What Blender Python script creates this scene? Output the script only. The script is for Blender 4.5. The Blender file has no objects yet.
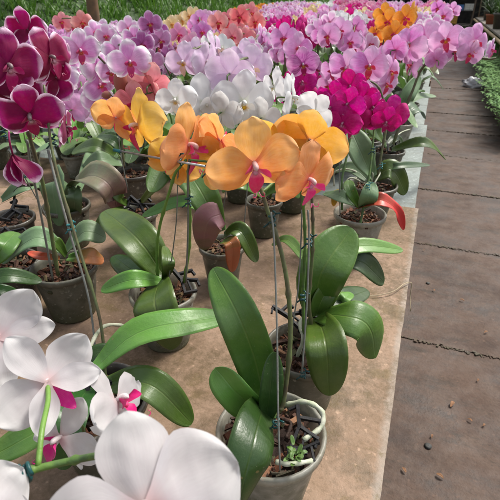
import bpy, math, random
from mathutils import Vector, Matrix, noise as mn
random.seed(11)
R=random.Random(5)
sc=bpy.context.scene; COL=sc.collection
def rad(a): return math.radians(a)
# ------------------------------------------------------------------ camera
FPX=460.0; PITCH=rad(29); YAW=rad(20.5); CZ=1.25; BT=0.68; SZ=0.095
_s,_c,_sp,_cp=math.sin(YAW),math.cos(YAW),math.sin(PITCH),math.cos(PITCH)
FW=Vector((-_s*_cp,_c*_cp,-_sp)); RT=Vector((_c,_s,0)); UP=Vector((-_s*_sp,_c*_sp,_cp)); CAM=Vector((0,0,CZ))
cd=bpy.data.cameras.new('camera'); cam=bpy.data.objects.new('camera',cd); COL.objects.link(cam)
cam.location=CAM; cam.rotation_euler=(math.pi/2-PITCH,0,YAW)
cd.sensor_width=36; cd.lens=36*FPX/500; cd.clip_start=.02; cd.clip_end=400
cd.dof.use_dof=True; cd.dof.focus_distance=.62; cd.dof.aperture_fstop=20
sc.camera=cam
def ray(u,v): return FW+RT*((u-250)/FPX)+UP*((250-v)/FPX)
def Pd(u,v,d): return CAM+ray(u,v)*d
def Ph(u,v,h):
    r=ray(u,v); return CAM+r*((BT+h-CZ)/r.z)
def dep(p): return (p-CAM).dot(FW)
def proj(p):
    q=p-CAM; d=q.dot(FW)
    if d<.05: return (-999,-999,d)
    return (250+FPX*q.dot(RT)/d,250-FPX*q.dot(UP)/d,d)
# ------------------------------------------------------------------ node helpers
def newmat(name):
    m=bpy.data.materials.new(name); m.use_nodes=True; nt=m.node_tree; nt.nodes.clear()
    out=nt.nodes.new('ShaderNodeOutputMaterial')
    return m,nt,out
def N(nt,t,**k):
    n=nt.nodes.new(t)
    for a,b in k.items(): setattr(n,a,b)
    return n
def L(nt,a,b): nt.links.new(a,b)
def mth(nt,op,a,b=None,c=None,clamp=False):
    n=N(nt,'ShaderNodeMath',operation=op); n.use_clamp=clamp
    for i,x in enumerate((a,b,c)):
        if x is None: continue
        if isinstance(x,(int,float)): n.inputs[i].default_value=x
        else: L(nt,x,n.inputs[i])
    return n.outputs[0]
def mixc(nt,f,a,b,bt='MIX'):
    n=N(nt,'ShaderNodeMix',data_type='RGBA',blend_type=bt)
    for i,x in ((0,f),(6,a),(7,b)):
        if isinstance(x,(int,float)): n.inputs[i].default_value=x
        elif isinstance(x,(tuple,list)): n.inputs[i].default_value=(x[0],x[1],x[2],1)
        else: L(nt,x,n.inputs[i])
    return n.outputs[2]
def ramp(nt,f,stops):
    n=N(nt,'ShaderNodeValToRGB'); e=n.color_ramp.elements
    while len(e)<len(stops): e.new(.5)
    for i,(p,c) in enumerate(stops):
        e[i].position=p
        e[i].color=(c,c,c,1) if isinstance(c,(int,float)) else (c[0],c[1],c[2],1)
    L(nt,f,n.inputs[0]); return n.outputs[0]
def noise(nt,vec,scale,detail=4,rough=.55,dim='3D'):
    n=N(nt,'ShaderNodeTexNoise'); n.inputs['Scale'].default_value=scale; n.inputs['Detail'].default_value=detail; n.inputs['Roughness'].default_value=rough
    if vec is not None: L(nt,vec,n.inputs['Vector'])
    return n.outputs[0]
def bump(nt,h,st,dist=.01):
    n=N(nt,'ShaderNodeBump'); n.inputs['Strength'].default_value=st; n.inputs['Distance'].default_value=dist; L(nt,h,n.inputs['Height']); return n.outputs[0]
def pbsdf(nt,out,col,rough=.5,spec=.5,nrm=None,coat=0,link=True,trans=0):
    b=N(nt,'ShaderNodeBsdfPrincipled')
    if isinstance(col,(tuple,list)): b.inputs['Base Color'].default_value=(*col,1)
    else: L(nt,col,b.inputs['Base Color'])
    if isinstance(rough,(int,float)): b.inputs['Roughness'].default_value=rough
    else: L(nt,rough,b.inputs['Roughness'])
    b.inputs['Specular IOR Level'].default_value=spec
    if coat: b.inputs['Coat Weight'].default_value=coat; b.inputs['Coat Roughness'].default_value=.25
    if nrm is not None: L(nt,nrm,b.inputs['Normal'])
    if link: L(nt,b.outputs[0],out.inputs[0])
    return b
def uvst(nt):
    u=N(nt,'ShaderNodeUVMap'); u.uv_map='uv'; s=N(nt,'ShaderNodeSeparateXYZ'); L(nt,u.outputs[0],s.inputs[0]); return s.outputs[0],s.outputs[1]
def objrand(nt): return N(nt,'ShaderNodeObjectInfo').outputs['Random']
def comb(nt,x,y,z=0):
    n=N(nt,'ShaderNodeCombineXYZ')
    for i,v in enumerate((x,y,z)):
        if isinstance(v,(int,float)): n.inputs[i].default_value=v
        else: L(nt,v,n.inputs[i])
    return n.outputs[0]
def petal_mat(name,cen,mid,edge,rim=None,rimw=.1,vein=None,va=.5,tr=.36,spots=None,rough=.55,c0=.2,bs=.28,vary=0):
    m,nt,out=newmat(name)
    s,t=uvst(nt); e=mth(nt,'ABSOLUTE',mth(nt,'SUBTRACT',mth(nt,'MULTIPLY',t,2),1))
    rnd=objrand(nt)
    col=ramp(nt,s,[(0,cen),(c0,mid),(.6,mid),(1,edge)])
    vec=comb(nt,mth(nt,'MULTIPLY',t,1.0),mth(nt,'MULTIPLY',s,.10),mth(nt,'MULTIPLY',rnd,9))
    vn=noise(nt,vec,26,3,.6)
    vn2=noise(nt,comb(nt,t,mth(nt,'MULTIPLY',s,.12),mth(nt,'MULTIPLY',rnd,7)),60,1,.5)
    vm=ramp(nt,vn,[(.42,1),(.56,0)])
    if vein is None: vein=tuple(c*.72 for c in mid); 
    fade=mth(nt,'MULTIPLY',vm,mth(nt,'MULTIPLY',va,ramp(nt,s,[(0,1),(.55,.7),(.95,.1)])))
    col=mixc(nt,fade,col,vein)
    if vary: col=mixc(nt,mth(nt,'MULTIPLY',mth(nt,'FRACT',mth(nt,'MULTIPLY',rnd,13.7)),vary),col,tuple(.35*x+.58 for x in edge))
    if rim is not None:
        g=N(nt,'ShaderNodeTexCoord').outputs['Object']
        wob=mth(nt,'MULTIPLY',mth(nt,'SUBTRACT',noise(nt,g,160,3),.5),.16)
        k=mth(nt,'ADD',mth(nt,'MAXIMUM',mth(nt,'MULTIPLY',s,1.0),mth(nt,'MULTIPLY',e,ramp(nt,s,[(.1,.6),(.45,1)]))),wob)
        k=ramp(nt,k,[(1-rimw*1.6,0),(1-rimw*.4,1)])
        col=mixc(nt,k,col,rim)
    if spots is not None:
        g=N(nt,'ShaderNodeTexCoord').outputs['Object']
        v=N(nt,'ShaderNodeTexVoronoi'); v.inputs['Scale'].default_value=260; L(nt,g,v.inputs['Vector'])
        k=mth(nt,'MULTIPLY',ramp(nt,v.outputs[0],[(.2,1),(.34,0)]),ramp(nt,s,[(0,1),(.8,.15)]))
        col=mixc(nt,k,col,spots)
    g=N(nt,'ShaderNodeTexCoord').outputs['Object']
    blot=noise(nt,g,28,4); 
    h=N(nt,'ShaderNodeHueSaturation'); L(nt,col,h.inputs['Color'])
    L(nt,mth(nt,'ADD',mth(nt,'MULTIPLY',rnd,.024),.488),h.inputs['Hue'])
    L(nt,mth(nt,'ADD',mth(nt,'ADD',mth(nt,'MULTIPLY',blot,.07),.895),mth(nt,'MULTIPLY',mth(nt,'FRACT',mth(nt,'MULTIPLY',rnd,7.3)),.14)),h.inputs['Value'])
    L(nt,mth(nt,'ADD',mth(nt,'MULTIPLY',noise(nt,g,17,2),.16),.93),h.inputs['Saturation'])
    col=h.outputs[0]
    hh=mth(nt,'ADD',mth(nt,'MULTIPLY',vn2,.5),mth(nt,'ADD',mth(nt,'MULTIPLY',vn,.7),mth(nt,'MULTIPLY',noise(nt,g,420,1),.25)))
    nr=bump(nt,hh,bs,.0012)
    b=pbsdf(nt,out,col,rough,.32,nr,link=False); b.inputs['Sheen Weight'].default_value=.12
    tl=N(nt,'ShaderNodeBsdfTranslucent'); L(nt,col,tl.inputs[0]); L(nt,nr,tl.inputs['Normal'])
    mx=N(nt,'ShaderNodeMixShader'); mx.inputs[0].default_value=tr; L(nt,b.outputs[0],mx.inputs[1]); L(nt,tl.outputs[0],mx.inputs[2]); L(nt,mx.outputs[0],out.inputs[0])
    return m
def leaf_mat(name,base,base2,rib,tip=None,tipw=.7,rough=.36):
    m,nt,out=newmat(name); s,t=uvst(nt); e=mth(nt,'ABSOLUTE',mth(nt,'SUBTRACT',mth(nt,'MULTIPLY',t,2),1))
    rnd=objrand(nt); g=N(nt,'ShaderNodeTexCoord').outputs['Object']
    mott=noise(nt,g,24,5,.6)
    col=mixc(nt,ramp(nt,mott,[(.32,0),(.68,1)]),base,base2)
    st=noise(nt,comb(nt,t,mth(nt,'MULTIPLY',s,.04),rnd),42,3)
    col=mixc(nt,mth(nt,'MULTIPLY',ramp(nt,st,[(.45,0),(.7,1)]),.05),col,rib)
    k=mth(nt,'MULTIPLY',ramp(nt,e,[(.015,1),(.06,0)]),ramp(nt,s,[(.0,.75),(.93,.35)]))
    col=mixc(nt,mth(nt,'MULTIPLY',k,.6),col,rib)
    col=mixc(nt,mth(nt,'MULTIPLY',ramp(nt,e,[(.93,0),(1,1)]),.35),col,rib)
    if tip is not None:
        k=mth(nt,'ADD',s,mth(nt,'MULTIPLY',mth(nt,'SUBTRACT',noise(nt,g,30,3),.5),.5))
        col=mixc(nt,ramp(nt,k,[(tipw-.15,0),(tipw+.12,1)]),col,tip)
    # pale mineral dust and small scars
    sp=noise(nt,g,310,2); col=mixc(nt,mth(nt,'MULTIPLY',ramp(nt,sp,[(.66,0),(.74,1)]),.35),col,(.17,.2,.11))
    du=noise(nt,g,9,5,.7); col=mixc(nt,mth(nt,'MULTIPLY',ramp(nt,du,[(.45,0),(.75,1)]),.35),col,(.16,.20,.12))
    sc2=noise(nt,g,70,2); col=mixc(nt,mth(nt,'MULTIPLY',ramp(nt,sc2,[(.74,0),(.76,1)]),.6),col,(.22,.17,.06))
    wet=noise(nt,g,14,3,.4); col=mixc(nt,mth(nt,'MULTIPLY',ramp(nt,wet,[(.50,0),(.53,1)]),.25),col,base)
    h=N(nt,'ShaderNodeHueSaturation'); L(nt,col,h.inputs['Color']); L(nt,mth(nt,'ADD',mth(nt,'MULTIPLY',rnd,.4),.8),h.inputs['Value']); L(nt,mth(nt,'ADD',mth(nt,'MULTIPLY',rnd,.03),.485),h.inputs['Hue'])
    nr=bump(nt,mth(nt,'ADD',mth(nt,'MULTIPLY',mth(nt,'ADD',st,mth(nt,'MULTIPLY',ramp(nt,e,[(0,0),(.07,1)]),4.)),.35),mth(nt,'ADD',mth(nt,'MULTIPLY',noise(nt,g,45,4),1.6),mth(nt,'MULTIPLY',noise(nt,g,240,3),.5))),.35,.0016)
    rg=ramp(nt,du,[(.35,rough-.06),(.8,rough+.22)])
    b=pbsdf(nt,out,h.outputs[0],rg,.5,nr,link=False)
    tl=N(nt,'ShaderNodeBsdfTranslucent'); L(nt,mixc(nt,.5,h.outputs[0],(.18,.35,.04)),tl.inputs[0])
    mx=N(nt,'ShaderNodeMixShader'); mx.inputs[0].default_value=.12; L(nt,b.outputs[0],mx.inputs[1]); L(nt,tl.outputs[0],mx.inputs[2]); L(nt,mx.outputs[0],out.inputs[0])
    return m
def plain(name,col,col2=None,scale=20,rough=.6,spec=.4,bs=.3,bd=.002,metal=0,trl=0):
    m,nt,out=newmat(name); g=N(nt,'ShaderNodeTexCoord').outputs['Object']
    n=noise(nt,g,scale,5,.6); c=mixc(nt,ramp(nt,n,[(.35,0),(.65,1)]),col,col2 or tuple(x*.7 for x in col))
    nr=bump(nt,noise(nt,g,scale*4,4),bs,bd)
    b=pbsdf(nt,out,c,rough,spec,nr,link=not trl); b.inputs['Metallic'].default_value=metal
    if trl:
        tl=N(nt,'ShaderNodeBsdfTransparent'); mx=N(nt,'ShaderNodeMixShader'); mx.inputs[0].default_value=trl; L(nt,b.outputs[0],mx.inputs[1]); L(nt,tl.outputs[0],mx.inputs[2]); L(nt,mx.outputs[0],out.inputs[0])
    return m
# ------------------------------------------------------------------ materials
PM={}
def kind(n,pet,sep=None,lip=(.45,.02,.12),lip2=(.8,.35,.05),size=SZ,lab=''):
    PM[n]=(petal_mat(n+'_petal',**pet),petal_mat(n+'_sepal',**(sep or pet)),petal_mat(n+'_lip',lip2,lip,lip,va=.3,tr=.15,rough=.4,c0=.35),plain(n+'_column',(.7,.7,.65) if n=='white' else tuple(.5*a+(.14 if n in('velvet','magenta') else .32) for a in pet['cen']),rough=.4),lab)
D=dict
kind('apricot',D(cen=(.84,.24,.20),mid=(.86,.42,.14),edge=(.89,.50,.21),vein=(.80,.28,.08),va=.45,tr=.42,bs=.2),lip=(.80,.05,.20),lip2=(.86,.42,.58),lab='apricot orange')
kind('yellow',D(cen=(.74,.28,.10),mid=(.76,.41,.07),edge=(.84,.52,.17),vein=(.70,.34,.05),va=.45,tr=.42,bs=.2),lip=(.62,.02,.14),lab='golden yellow')
kind('white',D(cen=(.66,.70,.52),mid=(.73,.73,.735),edge=(.76,.76,.765),vein=(.66,.66,.67),va=.18,tr=.4,bs=.1),lip=(.80,.80,.78),lip2=(.78,.50,.03),lab='pure white')
kind('blush',D(cen=(.64,.46,.46),mid=(.60,.578,.588),edge=(.63,.625,.628),vein=(.56,.50,.53),va=.26,tr=.5,c0=.24,bs=.12),lip=(.58,.01,.17),lip2=(.70,.05,.2),lab='blush white')
kind('lilac',D(cen=(.58,.08,.32),mid=(.68,.31,.60),edge=(.78,.54,.74),rim=(.87,.82,.87),rimw=.18,vein=(.58,.16,.48),va=.75,c0=.32,vary=.32),lip=(.55,.05,.18),lip2=(.7,.2,.05),lab='lilac')
kind('orchidpink',D(cen=(.62,.10,.34),mid=(.67,.25,.58),edge=(.80,.50,.75),vein=(.58,.10,.38),va=.7,c0=.32,vary=.4),lip=(.60,.04,.12),lip2=(.8,.35,.03),lab='bright pink')
kind('pale',D(cen=(.78,.60,.70),mid=(.70,.52,.70),edge=(.78,.66,.78),vein=(.66,.42,.70),va=.35),lip=(.80,.55,.45),lip2=(.75,.45,.03),lab='pale lavender')
kind('magenta',D(cen=(.48,.006,.17),mid=(.58,.008,.22),edge=(.66,.02,.30),vein=(.36,.003,.11),va=.5),lip=(.45,.01,.15),lip2=(.75,.3,.55),lab='deep magenta')
kind('velvet',D(cen=(.13,.002,.018),mid=(.23,.003,.060),edge=(.38,.012,.20),rim=(.82,.60,.76),rimw=.12,vein=(.20,.001,.07),va=.6),lip=(.38,.01,.10),lip2=(.70,.42,.5),lab='burgundy magenta white-edged')
kind('coral',D(cen=(.70,.10,.16),mid=(.74,.17,.20),edge=(.84,.40,.36),vein=(.58,.06,.09),va=.5,vary=.25),lip=(.55,.02,.08),lab='coral pink')
kind('rose',D(cen=(.62,.08,.28),mid=(.68,.13,.36),edge=(.80,.42,.56),vein=(.5,.03,.2),va=.5,vary=.4),lip=(.55,.02,.1),lab='rose pink')
kind('mauve',D(cen=(.35,.03,.22),mid=(.42,.07,.34),edge=(.60,.25,.52),rim=(.75,.55,.75),rimw=.12,vein=(.26,.01,.17),va=.8,vary=.3),lip=(.30,.01,.10),lab='mauve')
kind('striped',D(cen=(.45,.06,.30),mid=(.60,.22,.50),edge=(.70,.42,.62),vein=(.35,.02,.26),va=.95),lip=(.35,.01,.12),lab='purple striped')
kind('cream',D(cen=(.70,.45,.12),mid=(.78,.62,.32),edge=(.82,.72,.50),vein=(.62,.35,.12),va=.4),lip=(.7,.35,.1),lab='cream')
kind('tangerine',D(cen=(.75,.12,.08),mid=(.78,.33,.045),edge=(.84,.42,.09),vein=(.65,.14,.01),va=.45),lip=(.62,.02,.12),lab='tangerine')
LM={'v':leaf_mat('leaf_violet',(.33,.14,.15),(.36,.22,.17),(.4,.25,.22),tip=(.12,.15,.05),tipw=.95,rough=.45),
'g':leaf_mat('leaf_green',(.046,.105,.014),(.082,.150,.022),(.16,.22,.05)),
'l':leaf_mat('leaf_light',(.085,.20,.028),(.12,.24,.04),(.20,.32,.09)),
'd':leaf_mat('leaf_dark',(.015,.050,.009),(.026,.072,.012),(.07,.12,.03)),
'gr':leaf_mat('leaf_greyish',(.085,.15,.065),(.13,.21,.10),(.22,.29,.16),rough=.5),
'm':leaf_mat('leaf_mauve',(.20,.15,.10),(.20,.23,.12),(.30,.24,.19),tip=(.22,.10,.11),rough=.45),
'r':leaf_mat('leaf_red',(.30,.10,.03),(.55,.10,.04),(.6,.25,.1),tip=(.60,.05,.03),tipw=.3),
'y':leaf_mat('leaf_yellowing',(.10,.16,.03),(.2,.2,.03),(.3,.3,.08),tip=(.62,.30,.03),tipw=.45),
'o':leaf_mat('leaf_twotone',(.06,.16,.03),(.12,.2,.04),(.3,.3,.08),tip=(.45,.12,.05),tipw=.3)}
M_stem=plain('stem_green',(.09,.17,.03),(.05,.09,.03),60,.5); M_stemd=plain('stem_dark',(.07,.05,.03),(.09,.12,.04),40,.5)
M_steml=plain('stem_bright',(.13,.25,.045),(.10,.19,.035),60,.45)
M_wire=plain('stake_wire',(.16,.17,.15),(.10,.10,.09),50,.4,.5); M_steel=plain('steel_rod',(.5,.5,.5),(.35,.35,.35),80,.3,.5,metal=.8)
M_tie=plain('tie_teal',(.006,.035,.035),(.006,.055,.055),80,.4); M_cap=plain('cap_teal',(.01,.15,.16),(.01,.11,.12),60,.4)
M_black=plain('black_plastic',(.008,.008,.009),(.016,.016,.017),60,.55,.2,.2); M_root=plain('aerial_root',(.42,.43,.34),(.30,.34,.22),70,.6)
M_bud=petal_mat('bud',(.35,.25,.12),(.45,.16,.13),(.55,.28,.2),va=.3)
M_budw=petal_mat('bud_pale',(.6,.7,.3),(.72,.74,.5),(.8,.8,.7),va=.3)
M_pedm=plain('pedicel_magenta',(.20,.03,.08),(.12,.08,.04),60,.5); M_budv=petal_mat('bud_velvet',(.3,.005,.1),(.30,.005,.11),(.45,.02,.2),va=.6,rim=(.6,.2,.4),rimw=.05)
def pot_mat(name,a,b,trl):
    m,nt,out=newmat(name); g=N(nt,'ShaderNodeTexCoord').outputs['Object']; z=N(nt,'ShaderNodeSeparateXYZ'); L(nt,g,z.inputs[0])
    n=noise(nt,g,35,6,.65); c=mixc(nt,ramp(nt,n,[(.35,0),(.62,1)]),a,b)
    k=mth(nt,'ADD',z.outputs[2],mth(nt,'MULTIPLY',mth(nt,'SUBTRACT',noise(nt,g,22,4),.5),.09))
    c=mixc(nt,mth(nt,'MULTIPLY',ramp(nt,k,[(.0,1),(.055,0)]),.7),c,(.07,.075,.03))
    sm=noise(nt,g,120,3); c=mixc(nt,mth(nt,'MULTIPLY',ramp(nt,sm,[(.6,0),(.72,1)]),.5),c,(.45,.43,.36))
    b_=pbsdf(nt,out,c,ramp(nt,n,[(.3,.28),(.7,.6)]),.5,bump(nt,sm,.15,.001),link=False)
    tl=N(nt,'ShaderNodeBsdfTransparent'); mx=N(nt,'ShaderNodeMixShader'); mx.inputs[0].default_value=trl; L(nt,b_.outputs[0],mx.inputs[1]); L(nt,tl.outputs[0],mx.inputs[2]); L(nt,mx.outputs[0],out.inputs[0]); return m
POTM=[pot_mat('pot_clear',(.33,.325,.28),(.17,.17,.125),.38),pot_mat('pot_grey',(.13,.125,.10),(.07,.072,.05),.15),pot_mat('pot_dark',(.05,.045,.04),(.09,.08,.06),0)]
def bark_mat():
    m,nt,out=newmat('bark_chips'); g=N(nt,'ShaderNodeTexCoord').outputs['Object']
    a=N(nt,'ShaderNodeAttribute'); a.attribute_name='chip'
    c=ramp(nt,a.outputs['Fac'],[(0,(.02,.012,.008)),(.4,(.06,.028,.016)),(.62,(.16,.055,.025)),(.78,(.24,.13,.065)),(.86,(.06,.07,.025)),(1,(.03,.027,.022))])
    c=mixc(nt,mth(nt,'MULTIPLY',noise(nt,g,150,4),.5),c,(.06,.03,.02)); pbsdf(nt,out,c,.75,.3,bump(nt,noise(nt,g,400,4),.6,.002)); return m
M_bark=bark_mat()
# ------------------------------------------------------------------ mesh helpers
def mesh(name,V,Fc,mats,uv=None,smooth=True,mi=None,attr=None):
    me=bpy.data.meshes.new(name); me.from_pydata([tuple(v) for v in V],[],Fc)
    for m in (mats if isinstance(mats,(list,tuple)) else [mats]): me.materials.append(m)
    if uv:
        l=me.uv_layers.new(name='uv'); vi=[0]*len(me.loops); me.loops.foreach_get('vertex_index',vi)
        buf=[]
        for i in vi: buf+=uv[i]
        l.data.foreach_set('uv',buf)
    if mi: me.polygons.foreach_set('material_index',mi)
    if smooth: me.polygons.foreach_set('use_smooth',[True]*len(me.polygons))
    if attr:
        a=me.attributes.new('chip','FLOAT','POINT'); a.data.foreach_set('value',attr)
    me.update(); return me
def add(name,me,parent=None,mat=None):
    o=bpy.data.objects.new(name,me); COL.objects.link(o)
    if parent is not None: o.parent=parent
    if mat is not None: o.matrix_basis=mat
    return o
class MB:
    def __init__(s): s.V=[];s.F=[];s.U=[];s.M=[];s.A=[]
    def put(s,V,Fc,U=None,mi=0,a=0.):
        k=len(s.V); s.V+=[Vector(v) for v in V]; s.F+=[tuple(i+k for i in f) for f in Fc]; s.U+=U or [(0,0)]*len(V); s.M+=[mi]*len(Fc); s.A+=[a]*len(V)
    def box(s,c,d,rz=0,mi=0,a=0.,rot=None,bev=0):
        x,y,z=d[0]/2,d[1]/2,d[2]/2; m=rot or Matrix.Rotation(rz,3,'Z')
        V=[m@Vector((i*x,j*y,k*z))+Vector(c) for i in(-1,1) for j in(-1,1) for k in(-1,1)]
        s.put(V,[(0,1,3,2),(4,6,7,5),(0,4,5,1),(2,3,7,6),(0,2,6,4),(1,5,7,3)],None,mi,a)
    def tube(s,P,r,n=8,mi=0,caps=True,r1=None):
        P=[Vector(p) for p in P]; V=[];k=len(P); q=None
        for i,p in enumerate(P):
            t=(P[min(i+1,k-1)]-P[max(i-1,0)]).normalized()
            if q is None: q=t.orthogonal().normalized()
            q=(q-t*q.dot(t)).normalized(); b=t.cross(q)
            rr=(r[i] if isinstance(r,(list,tuple)) else (r if r1 is None else r+(r1-r)*i/(k-1)))
            for j in range(n):
                a=2*math.pi*j/n; V.append(p+(q*math.cos(a)+b*math.sin(a))*rr)
        Fc=[(i*n+j,i*n+(j+1)%n,(i+1)*n+(j+1)%n,(i+1)*n+j) for i in range(k-1) for j in range(n)]
        if caps: Fc+=[tuple(range(n))[::-1],tuple((k-1)*n+j for j in range(n))]
        s.put(V,Fc,[(i/(k-1),j/n) for i in range(k) for j in range(n)],mi)
    def lathe(s,prof,n=28,c=(0,0,0),mi=0,wob=None):
        V=[];k=len(prof)
        for r,z in prof:
            for j in range(n):
                a=2*math.pi*j/n; V.append((c[0]+r*math.cos(a),c[1]+r*math.sin(a),c[2]+z))
        s.put(V,[(i*n+j,i*n+(j+1)%n,(i+1)*n+(j+1)%n,(i+1)*n+j) for i in range(k-1) for j in range(n)],None,mi)
    def mesh(s,name,mats,smooth=True,org=None,uv=True,attr=False):
        V=s.V if org is None else [v-org for v in s.V]
        return mesh(name,V,s.F,mats,s.U if uv else None,smooth,s.M if any(s.M) else None,s.A if attr else None)
def spline(P,n=6):
    P=[Vector(p) for p in P]
    if len(P)==2: return [P[0].lerp(P[1],i/n) for i in range(n+1)]
    Q=[P[0]*2-P[1]]+P+[P[-1]*2-P[-2]]; o=[]
    for i in range(1,len(Q)-2):
        a,b,c,d=Q[i-1:i+3]
        for k in range(n):
            t=k/n; o.append(.5*((2*b)+(c-a)*t+(2*a-5*b+4*c-d)*t*t+(3*b-a-3*c+d)*t**3))
    o.append(P[-1]); return o
def empty(name,loc,label=None,cat=None,group=None,kind=None):
    o=bpy.data.objects.new(name,None); COL.objects.link(o); o.location=loc; o.empty_display_size=.05
    tag(o,label,cat,group,kind); return o
def tag(o,label=None,cat=None,group=None,kind=None):
    if label: o['label']=label
    if cat: o['category']=cat
    if group: o['group']=group
    if kind: o['kind']=kind
    return o
# ------------------------------------------------------------------ petals & flowers
def tepal(Lh,W,m,ang,z0,bend,cup,ns,nt,rip=0,ph=0,claw=.16,pw=2.0,side=0,twist=0):
    V=[];U=[]
    for i in range(ns+1):
        s=i/ns; s=1-(1-s)**(2.0 if ns>8 else 1.6)
        if s<m: p=claw+(1-claw)*math.sin(math.pi/2*s/m)**1.25
        else: p=max(0,1-((s-m)/(1-m))**pw)**.5
        for j in range(nt+1):
            t=-1+2*j/nt
            y=t*p*W/2; x=s*Lh-(.06*Lh*(t*t)*s*min(1,p*1.2))
            z=z0+bend[0]*s+bend[1]*s*s+cup*(y/(W/2))**2*W+rip*Lh*s*s*math.sin(ph+t*5.3+s*3)*abs(t)+twist*y*s + .012*math.sin(ph*3+s*7+t*2)*Lh
            y+=side*math.sin(s*math.pi)*Lh
            z+=(.035*mn.noise(Vector((x*5,y*5,ph*3)))+.016*mn.noise(Vector((x*13,y*13,ph*5))))*min(1,s*2.5)
            y*=1+.05*s*math.sin(ph*2+s*9*(1 if t>0 else -1)) if abs(t)>.7 else 1
            c,sn=math.cos(ang),math.sin(ang)
            V.append(Vector((x*c-y*sn,x*sn+y*c,z))); U.append((s,(t+1)/2))
    n1=nt+1
    return V,[(i*n1+j,(i+1)*n1+j,(i+1)*n1+j+1,i*n1+j+1) for i in range(ns) for j in range(nt)],U
def flower_geo(seed,hi=True,open_=1.0,wide=1.0):
    """unit flower facing +Z, about 1 wide; returns dict of MBs"""
    r=random.Random(seed); ns,nt=(16,12) if hi else (6,5)
    j=lambda a:r.uniform(-a,a)
    bk=-.06-(1-open_)*-.5
    S=MB()
    S.put(*tepal(.50+j(.02),.38*(.8+.2*(wide>.9))+j(.03),.58,math.pi/2+j(.06),-.02,(.04+j(.03),-.10+j(.05)),-.10,ns,nt,.03,r.random()*6,pw=2.2),mi=0)
    for sg in (-1,1):
        S.put(*tepal(.45+j(.02),.31*(.85+.15*(wide>.9))+j(.03),.52,math.pi/2+sg*rad(130+j(6)),-.025,(.02+j(.03),-.08+j(.06)),-.10,ns,nt,.03,r.random()*6,pw=2.1),mi=0)
    Pt=[]
    for sg in (1,-1):
        p=MB(); a=rad(4+j(6)); ang=a if sg==1 else math.pi-a
        p.put(*tepal((.50+j(.02)),(.555+j(.04))*wide,.56,ang,.012,(.10+j(.05)-(1-open_)*-.5,-.16+j(.08)),-.07+j(.05),ns,nt,.09,r.random()*6,claw=.12,pw=2.3),mi=0); Pt.append(p)
    Lp=MB()
    n2,m2=(9,6) if hi else (4,3)
    def place(V,M): return [M@v for v in V]
    # mid lobe, trowel shaped, forward and down
    V,Fc,U=tepal(.23,.17,.5,0,0,(0,-.35),.45,n2,m2,.04,1,claw=.3,pw=1.4)
    V=[Vector((v.x,v.y,v.z*.5)) for v in V]
    M=Matrix.Translation((0,-.05,.06))@Matrix.Rotation(rad(-62),4,'X')@Matrix.Rotation(rad(-90),4,'Z')@Matrix.Rotation(0,4,'X')
    M=Matrix.Translation((0,-.05,.05))@Matrix(((0,1,0,0),(-.80,0,.60,0),(.60,0,.80,0),(0,0,0,1)))
    Lp.put(place(V,M),Fc,U)
    for sg in (-1,1):
        V,Fc,U=tepal(.17,.13,.55,0,0,(.0,0),.5,n2,m2,0,0,claw=.5)
        M=Matrix.Translation((sg*.02,-.04,.05))@Matrix(((sg*.62,-sg*.55,.3,0),(.25,.75,0,0),(.72,-.2,sg*.9,0),(0,0,0,1)))
        Lp.put(place(V,M),Fc,U)
    if hi:
        for sg in (-1,1):
            Lp.tube(spline([(sg*.01,-.235,.18),(sg*.03,-.27,.21),(sg*.06,-.25,.24),(sg*.05,-.21,.23)],4),[.006]*4+[.005]*4+[.003]*5,5)
    C=MB()
    k=10 if hi else 5
    C.tube(spline([(0,.01,-.02),(0,.03,.05),(0,.02,.11),(0,-.01,.135)],4 if hi else 1),[.022,.024,.025,.026,.027,.029,.031,.032,.031,.028,.022,.014,.005] if hi else [.018,.022,.024,.01],k,mi=0)
    C.lathe([(.001,.03),(.028,.024),(.03,.0),(.001,-.01)],8,(0,-.055,.07),mi=1)
    return S,Pt,Lp,C
_cache={}
def flower_meshes(kind,var,hi):
    key=(kind,var,hi)
    if key in _cache: return _cache[key]
    pm,sm,lm,cm,_=PM[kind]
    op=[1.0,.93,1.05,.98,.75][var%5]
    nar=var>=5
    S,Pt,Lp,C=flower_geo(hash((var*17+3))%1000+var,hi,op,.74 if nar else 1.0)
    if hi:
        o=('hi',S.mesh('flower',sm),[p.mesh('petal',pm) for p in Pt],Lp.mesh('lip',lm),C.mesh('column',[cm,lm]))
    else:
        A=MB()
        for v,f,u,mi in [(S.V,S.F,S.U,0)]+[(p.V,p.F,p.U,0) for p in Pt]+[(Lp.V,Lp.F,Lp.U,1),(C.V,C.F,C.U,1)]: A.put(v,f,u,mi)
        o=('lo',A.mesh('flower',[pm,lm]))
    _cache[key]=o; return o
def face_dir(p,az,el):
    b=Vector((CAM.x-p.x,CAM.y-p.y,0)).normalized(); rr=Vector((-b.y,b.x,0))  # rr = picture right
    a,e=rad(az),rad(el); return (b*math.cos(a)+rr*math.sin(a))*math.cos(e)+Vector((0,0,1))*math.sin(e)
def frame(p,nz,roll,size):
    z=nz.normalized(); u=Vector((0,0,1))-z*z.z
    if u.length<.05: u=Vector((0,1,0))
    u.normalize(); u=Matrix.Rotation(rad(roll),3,z)@u; x=u.cross(z)
    M=Matrix((x,u,z)).transposed().to_4x4(); return Matrix.Translation(p)@M@Matrix.Scale(size,4)
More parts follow.
